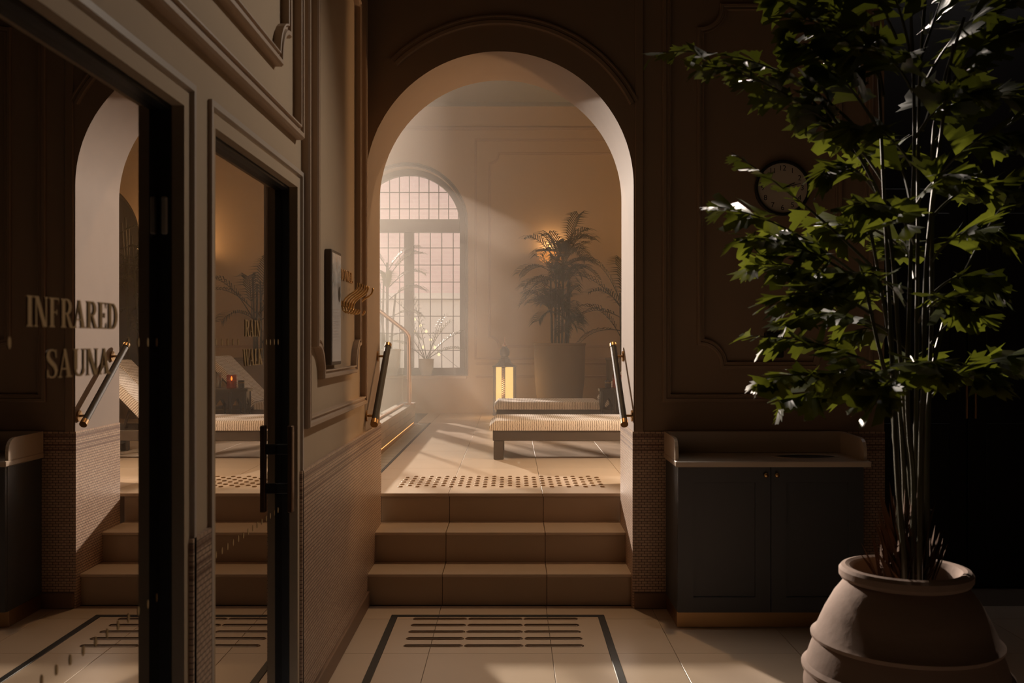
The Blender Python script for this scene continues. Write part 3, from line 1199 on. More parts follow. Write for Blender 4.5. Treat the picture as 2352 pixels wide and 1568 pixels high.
# ================================================================== LEFT WALL THINGS
nb = empty('notice_board', (XL, 4.28, 1.32))
tag(nb, 'narrow framed notice with blue picture on the left wall', 'notice')
MB().cbox(XL + .001, XL + .030, 4.165, 4.40, 1.32, 1.808, .003).build('frame', 'wood', nb)
MB().box(XL + .030, XL + .0312, 4.178, 4.388, 1.335, 1.795).build('print', 'poster', nb)
mb = MB()
for k in range(11):
    z = 1.555 - .013 * k
    mb.box(XL + .0312, XL + .0315, 4.20, 4.20 + random.uniform(.09, .165), z, z + .003)
mb.build('text_lines', 'grey', nb)
mb = MB()
el = [(4.345 + .028 * math.cos(2 * PI * i / 16), 1.625 + .034 * math.sin(2 * PI * i / 16)) for i in range(16)]
mb.add([(XL + .0315, u, v) for u, v in el], [tuple(range(16))])
mb.build('dark_motif', 'ink', nb)

tw = empty('wall_lettering', (XL, 4.72, 1.7))
tag(tw, 'small bronze letters reading TOWEL above the coat hooks', 'lettering')
lettering('TOWEL', tw, 4.545, 4.885, 1.703, .052, lambda u, v, d: (XL + .0008 + d, u, v), 'brassdark', .004)


def hook(y, label):
    h = empty('coat_hook', (XL, y, 1.6))
    tag(h, label, 'hook', 'row of brass coat hooks')
    z = 1.595
    MB().tube([(XL + .001, y, z), (XL + .008, y, z)], .012, 14).build('wall_plate', 'brass', h, smooth=40)
    up = [(.004, -.012), (.010, .004), (.020, .022), (.040, .040), (.060, .052), (.075, .066), (.081, .084), (.080, .094)]
    MB().tube([(XL + u, y, z + v) for u, v in up], [.0045] * 6 + [.005, .0055], 8).build('upper_prong', 'brass', h, smooth=60)
    lo = [(.010, .004), (.006, -.014), (.010, -.032), (.022, -.042), (.034, -.038), (.040, -.026), (.041, -.020)]
    MB().tube([(XL + u, y, z + v) for u, v in lo], [.0045] * 5 + [.005, .005], 8).build('lower_prong', 'brass', h, smooth=60)


for y, w in ((4.57, 'nearest the notice board'), (4.645, 'second from the notice board'), (4.72, 'third from the notice board'),
             (4.795, 'fourth from the notice board'), (4.87, 'fifth from the notice board'), (5.035, 'last and apart, nearest the arch')):
    hook(y, 'curved brass double coat hook, ' + w)

# ================================================================== VANITY CABINET
cab = empty('vanity_cabinet', (1.27, 5.1, 0))
tag(cab, 'low dark painted cabinet with pale stone top beside the arch', 'cabinet')
cx0, cx1, cy0, cy1 = .816, 1.735, 4.905, YA - .024
MB().cbox(cx0, cx1, cy0 + .02, cy1, .082, .802, .002).build('body', 'navy', cab)
MB().box(cx0 + .004, cx1 - .01, cy0 + .045, cy1, 0.002, .082).build('plinth', 'brassdark', cab)
xm_ = (cx0 + cx1) / 2
for a, b, kx in ((cx0 + .002, xm_ - .002, xm_ - .027), (xm_ + .002, cx1 - .002, xm_ + .027)):
    dr = empty('door_leaf', (xm_, cy0, .1))
    dr.parent = cab
    dr.matrix_parent_inverse = Matrix.Translation(-cab.location)
    mb = MB()
    s_ = .075
    for x0, x1, z0, z1 in ((a, a + s_, .085, .80), (b - s_, b, .085, .80), (a + s_, b - s_, .085, .085 + s_), (a + s_, b - s_, .80 - s_, .80)):
        mb.box(x0, x1, cy0, cy0 + .020, z0, z1)
    dl = mb.build('door', 'navy', cab)
    bpy.data.objects.remove(dr)
    MB().cbox(a + s_ - .002, b - s_ + .002, cy0 + .010, cy0 + .019, .085 + s_, .80 - s_, .002).build('door_panel', 'navy', dl)
    MB().lathe((0, 0, 0), [(.004, 0), (.004, .008), (.010, .012), (.012, .018), (.009, .023), (.001, .025)], 14).build('knob', 'brass', dl, smooth=50).data.transform(
        Matrix.Translation((kx, cy0, .763)) @ Matrix.Rotation(PI / 2, 4, 'X'))
ct = MB()
ct.cbox(cx0 - .012, cx1 + .03, cy0 - .022, cy1 + .001, .803, .832, .004)
top = ct.build('worktop', 'stone', cab)
MB().cbox(cx0 - .010, cx1 + .016, cy1 - .018, cy1, .832, .945, .003).build('splashback', 'stone', cab)
for x0 in (cx0 - .010, cx1 + .002):
    yb, yf = cy1 - .018, cy0 + .01
    pf = [(yb, .832), (yf, .832), (yf, .878)] + [(yf + .065 - .065 * math.cos(a), .878 + .062 * math.sin(a)) for a in (PI / 8, PI / 4, 3 * PI / 8, PI / 2)] + [(yb, .944)]
    MB().prism(pf, lambda u, v, d: (d, u, v), x0, x0 + .016).build('side_splash', 'stone', cab)
mb = MB()
el = [(1.50 + .16 * math.cos(2 * PI * i / 36), 5.09 + .095 * math.sin(2 * PI * i / 36)) for i in range(36)]
mb.sweep(el, [(-.012, 0), (-.010, .0035), (.006, .0035), (.012, .0005)], lambda u, v, h: (u, v, .832 + h))
mb.build('basin_rim', 'stone', cab)
mb = MB()
mb.add([(u, v, .8325) for u, v in el], [tuple(range(36))])
mb.build('basin', 'black', cab)

# ================================================================== CLOCK AND WALL BOX
ck = empty('wall_clock', (1.437, YA, 2.235))
tag(ck, 'round wall clock with pale face and black numerals', 'clock')
rot = Matrix.Translation((1.437, YA - .002, 2.235)) @ Matrix.Rotation(PI / 2, 4, 'X')
pc = MB().lathe((0, 0, 0), [(.130, 0), (.146, .004), (.148, .022), (.142, .030), (.134, .030), (.131, .020)], 48).build('case', 'black', ck, smooth=40)
pc.data.transform(rot)
pc2 = MB().lathe((0, 0, 0), [(.132, .018), (.001, .018)], 48).build('face', 'white', ck)
pc2.data.transform(rot)


def text_mesh(txt, size):
    cu = bpy.data.curves.new('t', 'FONT')
    cu.body = txt
    cu.size = size
    cu.align_x = 'CENTER'
    cu.align_y = 'CENTER'
    ob = bpy.data.objects.new('t', cu)
    COL.objects.link(ob)
    dg = bpy.context.evaluated_depsgraph_get()
    me = bpy.data.meshes.new_from_object(ob.evaluated_get(dg))
    bpy.data.objects.remove(ob)
    bpy.data.curves.remove(cu)
    me.materials.clear()
    me.materials.append(M['ink'])
    return me


for hnum in range(1, 13):
    a = PI / 2 - hnum * PI / 6
    o = link('numeral', text_mesh(str(hnum), .040), ck)
    o.data.transform(rot @ Matrix.Translation((.105 * math.cos(a), .105 * math.sin(a), .0186)))
for ang, L_, w in ((math.radians(90 - 67), .070, .008), (math.radians(90 - 76), .098, .006)):
    d = Vector((math.cos(ang), math.sin(ang)))
    nn = Vector((-d.y, d.x))
    q = [d * -.015 + nn * w / 2, d * -.015 - nn * w / 2, d * L_ - nn * w / 4, d * L_ + nn * w / 4]
    o = MB().add([(p.x, p.y, .021) for p in q], [(0, 1, 2, 3)]).build('clock_hand', 'ink', ck)
    o.data.transform(rot)
sp_ = empty('wall_speaker', (1.39, YA, 1.40))
tag(sp_, 'small black box mounted on the wall below the clock', 'wall box')
MB().cbox(1.342, 1.438, YA - .042, YA - .001, 1.334, 1.468, .006).build('case', 'black', sp_)
mb = MB()
for k in range(7):
    mb.box(1.352, 1.428, YA - .044, YA - .042, 1.350 + k * .016, 1.358 + k * .016)
mb.build('grille', 'ink', sp_)

# ================================================================== POOL KERB, SCREEN AND RAIL
pool = struct(empty('trim_2', (-1.1, 8.6, FL)), 'low stone pool kerb with a warm light strip along its foot')
for r_ in range(3):
    z0 = FL + .022 + .063 * r_
    off = (.0, .35, .15)[r_]
    y = 5.99
    L_ = .72 - off
    while y < 11.09:
        y1 = min(y + L_, 11.1)
        MB().cbox(-1.24, -1.08, y + .002, y1 - .002, z0, z0 + .061, .003).build('kerb_stone', 'kerb', pool)
        y = y1
        L_ = .72
MB().cbox(-1.25, -1.07, 5.99, 11.11, FL + .211, FL + .235, .004).build('coping', 'kerb', pool)
MB().box(-1.24, -1.10, 5.99, 11.1, FL - .006, FL + .021).build('kerb_base', 'kerb', pool)
MB().box(-1.0995, -1.095, 5.99, 11.08, FL + .004, FL + .016).build('light_strip', 'led', pool)
MB().box(-2.2, -1.25, 5.99, 11.1, FL + .02, FL + .14).build('pool_water', 'water', pool)

scr = empty('glass_screen', (-1.16, 8.6, FL + .235))
tag(scr, 'clear glass screen standing on the pool kerb', 'glass screen')
for a, b in ((6.2, 8.38), (8.42, 10.55)):
    MB().box(-1.165, -1.153, a, b, FL + .237, 1.50).build('glass_panel', 'screen', scr)
MB().cbox(-1.172, -1.146, 6.2, 10.55, FL + .2355, FL + .252, .003).build('bottom_channel', 'copper', scr)
rail = empty('pool_handrail', (-1.13, 10.68, FL + .235))
tag(rail, 'copper pool handrail with one upright and sloping grip', 'handrail')
pr = [P(940, 925, 10.68), P(940, 790, 10.68), P(939, 772, 10.68), P(934, 763, 10.68), P(926, 756, 10.68), P(870, 712, 10.68), P(790, 650, 10.68)]
MB().tube(pr, .021, 14).build('rail_tube', 'copper', rail, smooth=50)
q0 = P(790, 650, 10.68)
MB().tube([q0, (q0.x, q0.y, FL + .14)], .021, 14).build('rail_post', 'copper', rail, smooth=50)
MB().tube([(pr[0].x, 10.68, FL + .2355), (pr[0].x, 10.68, FL + .247)], .045, 18).build('base_flange', 'copper', rail, smooth=40)

# ================================================================== LOUNGERS
def make_lounger(label, x, y, hx):
    """x of the foot end, y of the near side; length along +x"""
    r = empty('sun_lounger', (0, 0, 0))
    tag(r, label, 'sun lounger', 'sun loungers in the lounge')
    w = .68
    LN = hx + .57
    hz = .225                       # top of frame
    for yy in (0.0, w - .045):
        MB().cbox(0.012, LN, yy, yy + .045, .145, hz, .004).build('side_rail', 'wood', r)
    MB().cbox(.012, .06, .045, w - .045, .150, hz, .004).build('end_rail', 'wood', r)
    MB().cbox(LN - .05, LN, .045, w - .045, .150, hz, .004).build('end_rail', 'wood', r)
    for xx in (.018, LN - .12):
        for yy in (0.001, w - .046):
            MB().cbox(xx, xx + .078, yy, yy + .045, 0.001, .1455, .005).build('leg', 'wood', r)
        MB().cbox(xx + .02, xx + .055, .046, w - .046, .065, .10, .004).build('stretcher', 'wood', r)
    for k in range(int((hx - .1) / .135)):
        MB().box(.10 + .135 * k, .17 + .135 * k, .045, w - .045, hz - .022, hz - .004).build('slat', 'wood', r)
    th = .075

    def cushion(L, name, xf):
        """two padded runs with a seam between, rounded foot end"""
        mb = MB()
        nx = 26
        secs = []
        for i in range(nx + 1):
            t = i / nx
            e = .045
            xx = t * L
            k = 1.0
            if xx < e:
                k = math.sqrt(max(0, 1 - ((e - xx) / e) ** 2))
            if L - xx < .02:
                k = min(k, math.sqrt(max(0, 1 - ((.02 - (L - xx)) / .02) ** 2)) * .5 + .5)
            ring = []
            hw_ = w / 2
            def half(y0, y1):
                out = []
                rr = .026
                for a in (180, 150, 120, 90):
                    out.append((y0 + rr + rr * math.cos(math.radians(a)), th - rr + rr * math.sin(math.radians(a))))
                for a in (90, 60, 30, 0):
                    out.append((y1 - rr + rr * math.cos(math.radians(a)), th - rr + rr * math.sin(math.radians(a))))
                return out
            top = [(-.012, 0.0), (-.014, .02)] + half(-.012, hw_ - .001) + half(hw_ + .001, w + .012) + [(w + .014, .02), (w + .012, 0)]
            secs.append([(xx, yy, zz * (0.45 + 0.55 * k) if zz > 0 else 0) for yy, zz in top])
        m_ = len(secs[0])
        vs = [p for s in secs for p in s]
        fs = []
        for i in range(nx):
            for j in range(m_ - 1):
                fs.append((i * m_ + j, i * m_ + j + 1, (i + 1) * m_ + j + 1, (i + 1) * m_ + j))
            fs.append((i * m_ + m_ - 1, i * m_, (i + 1) * m_, (i + 1) * m_ + m_ - 1))
        fs.append(tuple(range(m_)))
        fs.append(tuple(nx * m_ + j for j in range(m_)))
        mb.add(vs, fs)
        o = mb.build(name, 'fabric', r, smooth=38)
        o.matrix_local = xf
        return o
    cushion(hx + .03, 'seat_cushion', Matrix.Translation((-.015, 0, hz + .001)))
    ang = math.radians(46)
    cushion(.66, 'back_cushion', Matrix.Translation((hx + .045, 0, hz + .022)) @ Matrix.Rotation(-ang, 4, 'Y'))
    bf = MB()
    for yy in (.05, w - .09):
        bf.box(0, .64, yy, yy + .04, -.03, -.004)
    for k in range(5):
        bf.box(.05 + .13 * k, .11 + .13 * k, .09, w - .09, -.022, -.004)
    o = bf.build('back_frame', 'wood', r)
    o.matrix_local = Matrix.Translation((hx + .045, 0, hz + .022)) @ Matrix.Rotation(-ang, 4, 'Y')
    st = MB()
    for yy in (.06, w - .09):
        st.tube([(hx + .36, yy + .015, hz + .31), (hx + .47, yy + .015, .2)], .012, 8)
    st.build('back_strut', 'wood', r)
    r.location = (x, y, FL)
    return r


make_lounger('striped sun lounger nearest the arch, foot end towards the pool', -.16, 7.66, 1.23)
make_lounger('striped sun lounger behind the nearer one, beside the glowing lantern', -.17, 10.02, 1.07)

# ================================================================== SIDE TABLE, CANDLE, GLASSES
TX, TY = 1.05, 9.55
tb = empty('side_table', (TX, TY, FL))
tag(tb, 'black octagonal side table with turned legs between the loungers', 'table')
oc = lambda r, a=22.5: [(r * math.cos(math.radians(a + 45 * i)), r * math.sin(math.radians(a + 45 * i))) for i in range(8)]
mb = MB()
mb.prism([(TX + u, TY + v) for u, v in oc(.235)], lambda u, v, d: (u, v, d), FL + .435, FL + .460)
mb.build('table_top', 'darkwood', tb)
c8 = oc(.205)
for i in range(8):
    a, b = Vector(c8[i]), Vector(c8[(i + 1) % 8])
    L_ = (b - a).length
    d = (b - a).normalized()
    nn = Vector((d.y, -d.x))
    mb = MB()
    # apron with a pointed arch cut out
    n_ = 8
    top_ = .434
    prev = None
    for k in range(-n_, n_ + 1):
        t = k / n_
        u = L_ / 2 + t * (L_ / 2 - .016)
        v = .27 + .11 * (1 - abs(t)) ** .6
        if prev:
            (u0, v0) = prev
            mb.prism([(u0, v0), (u, v), (u, top_), (u0, top_)],
                     lambda p, q, h, a=a, d=d, nn=nn: (TX + a.x + d.x * p + nn.x * h, TY + a.y + d.y * p + nn.y * h, FL + q), -.006, .006)
        prev = (u, v)
    mb.build('apron', 'darkwood', tb)
    MB().lathe((TX + a.x, TY + a.y, FL), [(.013, 0), (.013, .02), (.009, .03), (.009, .19), (.014, .2), (.009, .21), (.014, .222), (.009, .234), (.014, .246), (.010, .26), (.016, .30), (.016, .434)], 10, True).build('leg', 'darkwood', tb, smooth=40)

zt = FL + .4605
cd = empty('candle_glass', (1.01, TY, zt))
tag(cd, 'lit candle in an amber glass on the side table', 'candle')
MB().lathe((1.01, TY, zt), [(.044, 0), (.047, .005), (.047, .13), (.044, .13), (.044, .006), (.001, .006)], 24).build('glass', 'amber', cd, smooth=40)
MB().lathe((1.01, TY, zt), [(.042, .007), (.042, .075), (.001, .072)], 20).build('candle', 'paper', cd, smooth=40)
MB().lathe((1.01, TY, zt), [(.001, .075), (.007, .083), (.009, .092), (.005, .108), (.001, .118)], 10).build('flame', 'flame', cd, smooth=60)
tg = empty('water_glass', (1.15, TY + .05, zt))
tag(tg, 'tall clear glass beside the lit candle', 'glass')
MB().lathe((1.15, TY + .05, zt), [(.028, 0), (.034, .15), (.031, .15), (.026, .006), (.001, .006)], 20).build('tumbler', 'clear', tg, smooth=40)
tp = empty('patterned_cup', (.925, TY + .03, zt))
tag(tp, 'small dark patterned cup at the edge of the side table', 'cup')
MB().lathe((.925, TY + .03, zt), [(.022, 0), (.029, .01), (.030, .075), (.027, .075), (.026, .01), (.001, .01)], 18).build('cup', 'iron', tp, smooth=40)
MB().lathe((.925, TY + .03, zt), [(.0305, .05), (.032, .053), (.0305, .056)], 18).build('cup_band', 'brassdark', tp, smooth=40)

# grey counter end just behind the right jamb
gp = empty('low_partition', (.95, 6.25, FL))
tag(gp, 'low grey partition with rounded top behind the right jamb', 'partition')
pf = [(6.02, FL + .002), (6.44, FL + .002), (6.44, 1.38)] + [(6.36 + .08 * math.cos(a), 1.38 + .08 * math.sin(a)) for a in (PI / 6, PI / 3, PI / 2)] + [(6.02, 1.46)]
MB().prism(pf, lambda u, v, d: (d, u, v), .86, .90).build('panel', 'grey', gp)
MB().cbox(.855, .905, 6.02, 6.445, FL + .001, FL + .05, .003).build('plinth', 'base', gp)

# ================================================================== LANTERN
LX, LY = -.09, 12.2
la = empty('floor_lantern', (LX, LY, FL))
tag(la, 'tall glowing floor lantern with pagoda roof beside the loungers', 'lantern')
ca, sa = math.cos(math.radians(38)), math.sin(math.radians(38))
R2 = lambda u, v: (LX + u * ca - v * sa, LY + u * sa + v * ca)
sq = .085


def rbox(mb, u0, u1, v0, v1, z0, z1):
    mb.prism([(u0, v0), (u1, v0), (u1, v1), (u0, v1)], lambda u, v, d: (*R2(u, v), d), z0, z1)
    return mb


rbox(MB(), -sq - .02, sq + .02, -sq - .02, sq + .02, FL + .001, FL + .035).build('base', 'iron', la)
for su, sv in ((-1, -1), (1, -1), (1, 1), (-1, 1)):
    rbox(MB(), su * sq - .016, su * sq + .016, sv * sq - .016, sv * sq + .016, FL + .035, FL + .60).build('corner_post', 'iron', la)
for k in range(4):
    a = k * PI / 2
    mb = MB()
    u0, u1 = -sq + .017, sq - .017
    pts4 = [(u0, -sq + .004), (u1, -sq + .004), (u1, -sq + .008), (u0, -sq + .008)]
    rot4 = [(u * math.cos(a) - v * math.sin(a), u * math.sin(a) + v * math.cos(a)) for u, v in pts4]
    mb.prism(rot4, lambda u, v, d: (*R2(u, v), d), FL + .05, FL + .595)
    mb.build('lantern_panel', 'lanternglow', la)
# pierced lattice on the post that faces the room
mb = MB()
for k in range(22):
    z = FL + .06 + .024 * k
    for s in (-1, 1):
        c = R2(-sq - .016 * 0, -sq)
        mb.tube([(LX + (R2(-sq, -sq)[0] - LX) * 1.22 - .018 * s, R2(-sq, -sq)[1] - .022, z), (LX + (R2(-sq, -sq)[0] - LX) * 1.22 + .018 * s, R2(-sq, -sq)[1] - .022, z + .024)], .0022, 5)
mb.build('lattice', 'copper', la)
mb = MB()
mb.lathe((LX, LY, FL), [(.150, .600), (.152, .608), (.105, .630), (.078, .655), (.066, .690), (.060, .70)], 8, True)
mb.build('roof', 'iron', la)
MB().lathe((LX, LY, FL), [(.045, .70), (.050, .715), (.040, .725), (.058, .75), (.062, .785), (.050, .82), (.030, .84), (.026, .85)], 20, True).build('finial', 'iron', la, smooth=40)
MB().lathe((LX, LY, FL), [(.026, .85), (.030, .862), (.020, .88), (.006, .895), (.004, .93), (.001, .97)], 16).build('finial_tip', 'copper', la, smooth=40)
ll = bpy.data.lights.new('lantern_light', 'POINT')
ll.energy = 5.0
ll.color = (1, .58, .25)
ll.shadow_soft_size = .1
lo_ = bpy.data.objects.new('lantern_light', ll)
lo_.parent = la
lo_.matrix_parent_inverse = Matrix.Translation(-la.location)
lo_.location = (LX - .05, LY - .35, FL + .35)
COL.objects.link(lo_)

# ================================================================== WALL SCONCE
def sconce(label, X, Yw, Z, dy, watts):
    """bowl uplight on a wall face at y = Yw; dy = which way it faces"""
    sc_ = empty('wall_sconce', (X, Yw, Z))
    tag(sc_, label, 'wall light', 'amber wall lights of the lounge')
    mb = MB()
    n1 = 16
    pr_ = [(.19, 0), (.18, -.05), (.15, -.10), (.10, -.135), (.03, -.155)]
    for (r0, z0), (r1, z1) in zip(pr_[:-1], pr_[1:]):
        for i in range(n1):
            a0, a1 = PI * i / n1, PI * (i + 1) / n1
            q = []
            for r_, a_, z_ in ((r0, a0, z0), (r0, a1, z0), (r1, a1, z1), (r1, a0, z1)):
                q.append((X + r_ * math.cos(a_), Yw + dy * (.002 + r_ * math.sin(a_) * .8), Z + z_))
            mb.add(q, [(0, 1, 2, 3)])
    mb.build('shade', 'sconceglow', sc_)
    mb = MB()
    mb.tube([(X + .196 * math.cos(PI * i / 16), Yw + dy * (.018 + .196 * math.sin(PI * i / 16) * .8), Z + .012) for i in range(17)], .016, 8)
    mb.build('metal_band', 'iron', sc_, smooth=50)
    ld = bpy.data.lights.new('sconce_light', 'POINT')
    ld.energy = watts
    ld.color = (1, .56, .24)
    ld.shadow_soft_size = .06
    lo_ = bpy.data.objects.new('sconce_light', ld)
    lo_.parent = sc_
    lo_.matrix_parent_inverse = Matrix.Translation(-sc_.location)
    lo_.location = (X, Yw + dy * .10, Z + .09)
    COL.objects.link(lo_)


sconce('amber bowl wall light glowing behind the tall palm', .505, YW, 2.56, -1, 3.5)
sconce('amber bowl wall light added out of view on the back wall to warm the lounge', 2.55, YW, 2.56, -1, 40.0)  # second sconce, added out of view to warm the lounge


# unseen ceiling spotlights, added to brighten the left wall and the steps
def spotlight(label, pos, aim, watts, ZC=ZC, cone=92, color=(1, .86, .72)):
    pos, aim = Vector(pos), Vector(aim)
    d = (aim - pos).normalized()
    t = empty('fill_spotlight', (pos.x, pos.y, ZC))
    tag(t, label, 'spotlight')
    MB().tube([(pos.x, pos.y, ZC - .001), (pos.x, pos.y, ZC - .02)], .05, 20).build('ceiling_plate', 'black', t, smooth=40)
    MB().tube([(pos.x, pos.y, ZC - .02), tuple(pos)], .008, 8).build('stem', 'black', t, smooth=40)
    a, b = pos - d * .06, pos + d * .06
    MB().tube([a, b, b - d * .012], [.035, .04, .034], 20).build('can', 'black', t, smooth=30)
    l = bpy.data.lights.new('fill_spot', 'SPOT')
    l.energy = watts
    l.color = color
    l.spot_size = math.radians(cone)
    l.spot_blend = .7
    l.shadow_soft_size = .05
    o = bpy.data.objects.new('fill_spot', l)
    o.rotation_euler = d.to_track_quat('-Z', 'Y').to_euler()
    o.location = pos + d * .075
    o.parent = t
    o.matrix_parent_inverse = Matrix.Translation(-t.location)
    COL.objects.link(o)


spotlight('small black ceiling spotlight added out of view to brighten the left wall', (1.2, 4.75, 3.74), (-.6, 1.9, -.3), 100.0)
spotlight('small black lounge spotlight added out of view to brighten the steps', (XC + .1, 6.75, 4.30), (XC, 5.5, .3), 110.0, ZL, 100, (1, .62, .32))


# floor lamp out of view in the lounge, added to light the arch
def fill_floor_lamp(label, x, y, watts):
    t = empty('fill_floor_lamp', (x, y, FL))
    tag(t, label, 'added fill lamp')
    MB().lathe((x, y, FL + .001), [(.001, 0), (.15, 0), (.15, .012), (.05, .03), (.014, .04)], 28).build('base', 'brassdark', t, smooth=35)
    MB().tube([(x, y, FL + .04), (x, y, FL + 1.42)], .011, 12).build('pole', 'brassdark', t, smooth=40)
    m_, nt_, out_ = new_mat('lamp_shade_linen')
    tr = nt_.nodes.new('ShaderNodeBsdfTranslucent'); tr.inputs[0].default_value = (.9, .62, .36, 1)
    tp_ = nt_.nodes.new('ShaderNodeBsdfTransparent'); tp_.inputs[0].default_value = (1, .75, .5, 1)
    mx_ = nt_.nodes.new('ShaderNodeMixShader'); mx_.inputs[0].default_value = .5
    nt_.links.new(tr.outputs[0], mx_.inputs[1]); nt_.links.new(tp_.outputs[0], mx_.inputs[2]); nt_.links.new(mx_.outputs[0], out_.inputs[0])
    MB().lathe((x, y, FL), [(.20, 1.30), (.15, 1.62)], 32).build('lamp_shade', m_, t, smooth=40)
    MB().lathe((x, y, FL), [(.001, 1.40), (.02, 1.41), (.032, 1.45), (.02, 1.49), (.001, 1.50)], 14).build('bulb', 'bulb', t, smooth=60)
    l = bpy.data.lights.new('fill_lamp_light', 'POINT')
    l.energy = watts
    l.color = (1, .78, .56)
    l.shadow_soft_size = .05
    o = bpy.data.objects.new('fill_lamp_light', l)
    o.location = (x, y - .06, FL + 1.46)
    o.parent = t
    o.matrix_parent_inverse = Matrix.Translation(-t.location)
    COL.objects.link(o)


fill_floor_lamp('brass floor lamp with linen shade added out of view to light the arch and lounge', 1.62, 6.75, 150.0)

# ================================================================== PALMS
def frond_mesh(base, az, el, L, droop, nl, ll, lw_, rng, curve=1.0):
    """pinnate frond: rachis plus paired narrow leaflets"""
    mb = MB()
    d = Vector((math.cos(az) * math.cos(el), math.sin(az) * math.cos(el), math.sin(el)))
    pts = []
    n = 12
    p = Vector(base)
    v = d.copy()
    for i in range(n + 1):
        pts.append(p.copy())
        p = p + v * (L / n)
        v = (v + Vector((0, 0, -droop / n * (0.3 + 1.6 * i / n)))).normalized()
    mb.tube(pts, [.007 * (1 - .8 * i / n) for i in range(n + 1)], 5)
    for i in range(nl):
        t = .28 + .72 * (i + .5) / nl
        x = t * n
        k = min(int(x), n - 1)
        q = pts[k].lerp(pts[k + 1], x - k)
        dr = (pts[k + 1] - pts[k]).normalized()
        side = dr.cross(Vector((0, 0, 1)))
        if side.length < .05:
            side = Vector((1, 0, 0))
        side.normalize()
        upv = side.cross(dr)
        for s in (-1, 1):
            l = ll * (math.sin(PI * min(1, .18 + .82 * (1 - t) * 1.3)) * .55 + .45) * rng.uniform(.85, 1.1)
            e = (side * s * .8 + dr * .75 + upv * .35).normalized()
            a = q
            b = a + e * l * .5
            c = b + (e + Vector((0, 0, -.75))).normalized() * l * .5
            wn = e.cross(upv).normalized() * lw_
            mb.add([a - wn * .3, a + wn * .3, b + wn * .5, b - wn * .5, c], [(0, 1, 2, 3), (3, 2, 4)])
    return mb


def palm(name, label, base, canes, fronds, mat, pot, seed, group=None):
    rng = random.Random(seed)
    r = empty(name, base)
    tag(r, label, 'potted palm', group)
    pot(r)
    for bx, by, h, lean in canes:
        MB().tube([Vector(base) + Vector((bx, by, 0)), Vector(base) + Vector((bx + lean * .4, by, h * .5)), Vector(base) + Vector((bx + lean, by, h))], [.016, .014, .011], 8).build('cane', mat, r, smooth=50)
    for off, az, el, L, droop, nl, ll in fronds:
        frond_mesh(Vector(base) + Vector(off), math.radians(az), math.radians(el), L, droop, nl, ll, .011 if mat == 'palm2' else .015, rng).build('frond', mat, r, recalc=False)
    return r


def round_pot(c, z0, z1, r0, r1, mat, lip=.02):
    def f(root):
        h = z1 - z0
        MB().lathe((c[0], c[1], z0), [(.001, 0.001), (r0, 0.001), (r0 * .35 + r1 * .65 + .01, h * .5), (r1, h - lip * 1.4), (r1 + lip * .4, h - lip), (r1 + lip * .4, h), (r1 - lip * .6, h), (r1 - lip * .8, h - .05), (.001, h - .05)], 28).build('pot', mat, root, smooth=35)
    return f


rg = random.Random(3)
# tall palm against the back wall
fr = []
for k in range(58):
    az = k * 137.5
    el = (70, 45, 20, 55, 5)[k % 5] + rg.uniform(-8, 8)
    zz = rg.uniform(.66, 1.16) if k < 38 else rg.uniform(.30, .50)
    L = rg.uniform(.40, .58) if k < 38 else rg.uniform(.30, .45)
    fr.append(((rg.uniform(-.10, .10), rg.uniform(-.06, .06), zz), az, el, L, 1.5, 15, .20))
cn = [(-.09, 0, .85, -.02), (-.05, .03, 1.0, .01), (-.01, -.02, .95, 0), (.03, .02, 1.05, .02), (.07, 0, .9, .04), (.1, .03, .8, .03)]
palm('areca_palm', 'tall dark palm in a round planter in front of the wall light', (.575, 12.02, 1.34), cn, fr, 'palm',
     round_pot((.575, 12.02), FL, 1.40, .25, .31, 'planter'), 5, 'palms along the back wall')
fr = []
for az, el, L, zz in ((185, 55, .95, .45), (170, 70, .9, .5), (200, 30, .8, .30), (175, 15, .7, .1), (215, 50, .8, .35), (90, 75, .8, .5), (0, 50, .8, .4), (330, 60, .8, .4), (30, 30, .7, .3), (260, 60, .8, .4), (190, 62, .7, -.1)):
    fr.append(((rg.uniform(-.06, .06), rg.uniform(-.06, .06), .30 + zz * .6), az, el, L, 1.5, 16, .24))
palm('areca_palm', 'second dark palm, half hidden by the right jamb', (1.42, 12.08, 1.16), cn[:4], fr, 'palm',
     round_pot((1.42, 12.08), FL, 1.22, .22, .28, 'planter'), 6, 'palms along the back wall')
# kentia on the sill
fr = []
for az, el, L, zz in ((12, 62, .75, .85), (345, 55, .70, .85), (200, 60, .7, .9), (30, 45, .7, .72), (350, 40, .62, .55), (8, 30, .55, .30), (15, 25, .5, .05), (190, 40, .6, .5), (270, 65, .5, .6)):
    fr.append(((rg.uniform(-.05, .05), rg.uniform(-.03, .03), .15 + zz * .95), az, el, L * .8, 1.4, 22, .20))
cn2 = [(-.06, 0, 1.0, .02), (.0, .0, 1.15, .0), (.05, 0, .75, .06), (-.02, .02, .6, -.08)]
palm('kentia_palm', 'tall pale palm in a wide pot at the left end of the sill', (-1.60, 12.74, 1.28), cn2, fr, 'palm2',
     round_pot((-1.60, 12.74), WSILL, 1.325, .13, .175, 'potpale'), 8, 'palms on the window sill')
fr = []
for az, el, L in ((8, 50, .66), (350, 66, .60), (200, 80, .90), (172, 72, .85), (185, 62, .60), (345, 34, .52), (20, 74, .62), (190, 45, .5)):
    fr.append(((rg.uniform(-.02, .02), rg.uniform(-.02, .02), 0), az, el, L, .9, 13, .18))
palm('kentia_palm', 'small pale palm in a pot in the middle of the sill', (-1.10, 12.76, 1.17), [], fr, 'palm2',
     round_pot((-1.10, 12.76), WSILL, 1.20, .065, .095, 'potpale', .012), 9, 'palms on the window sill')
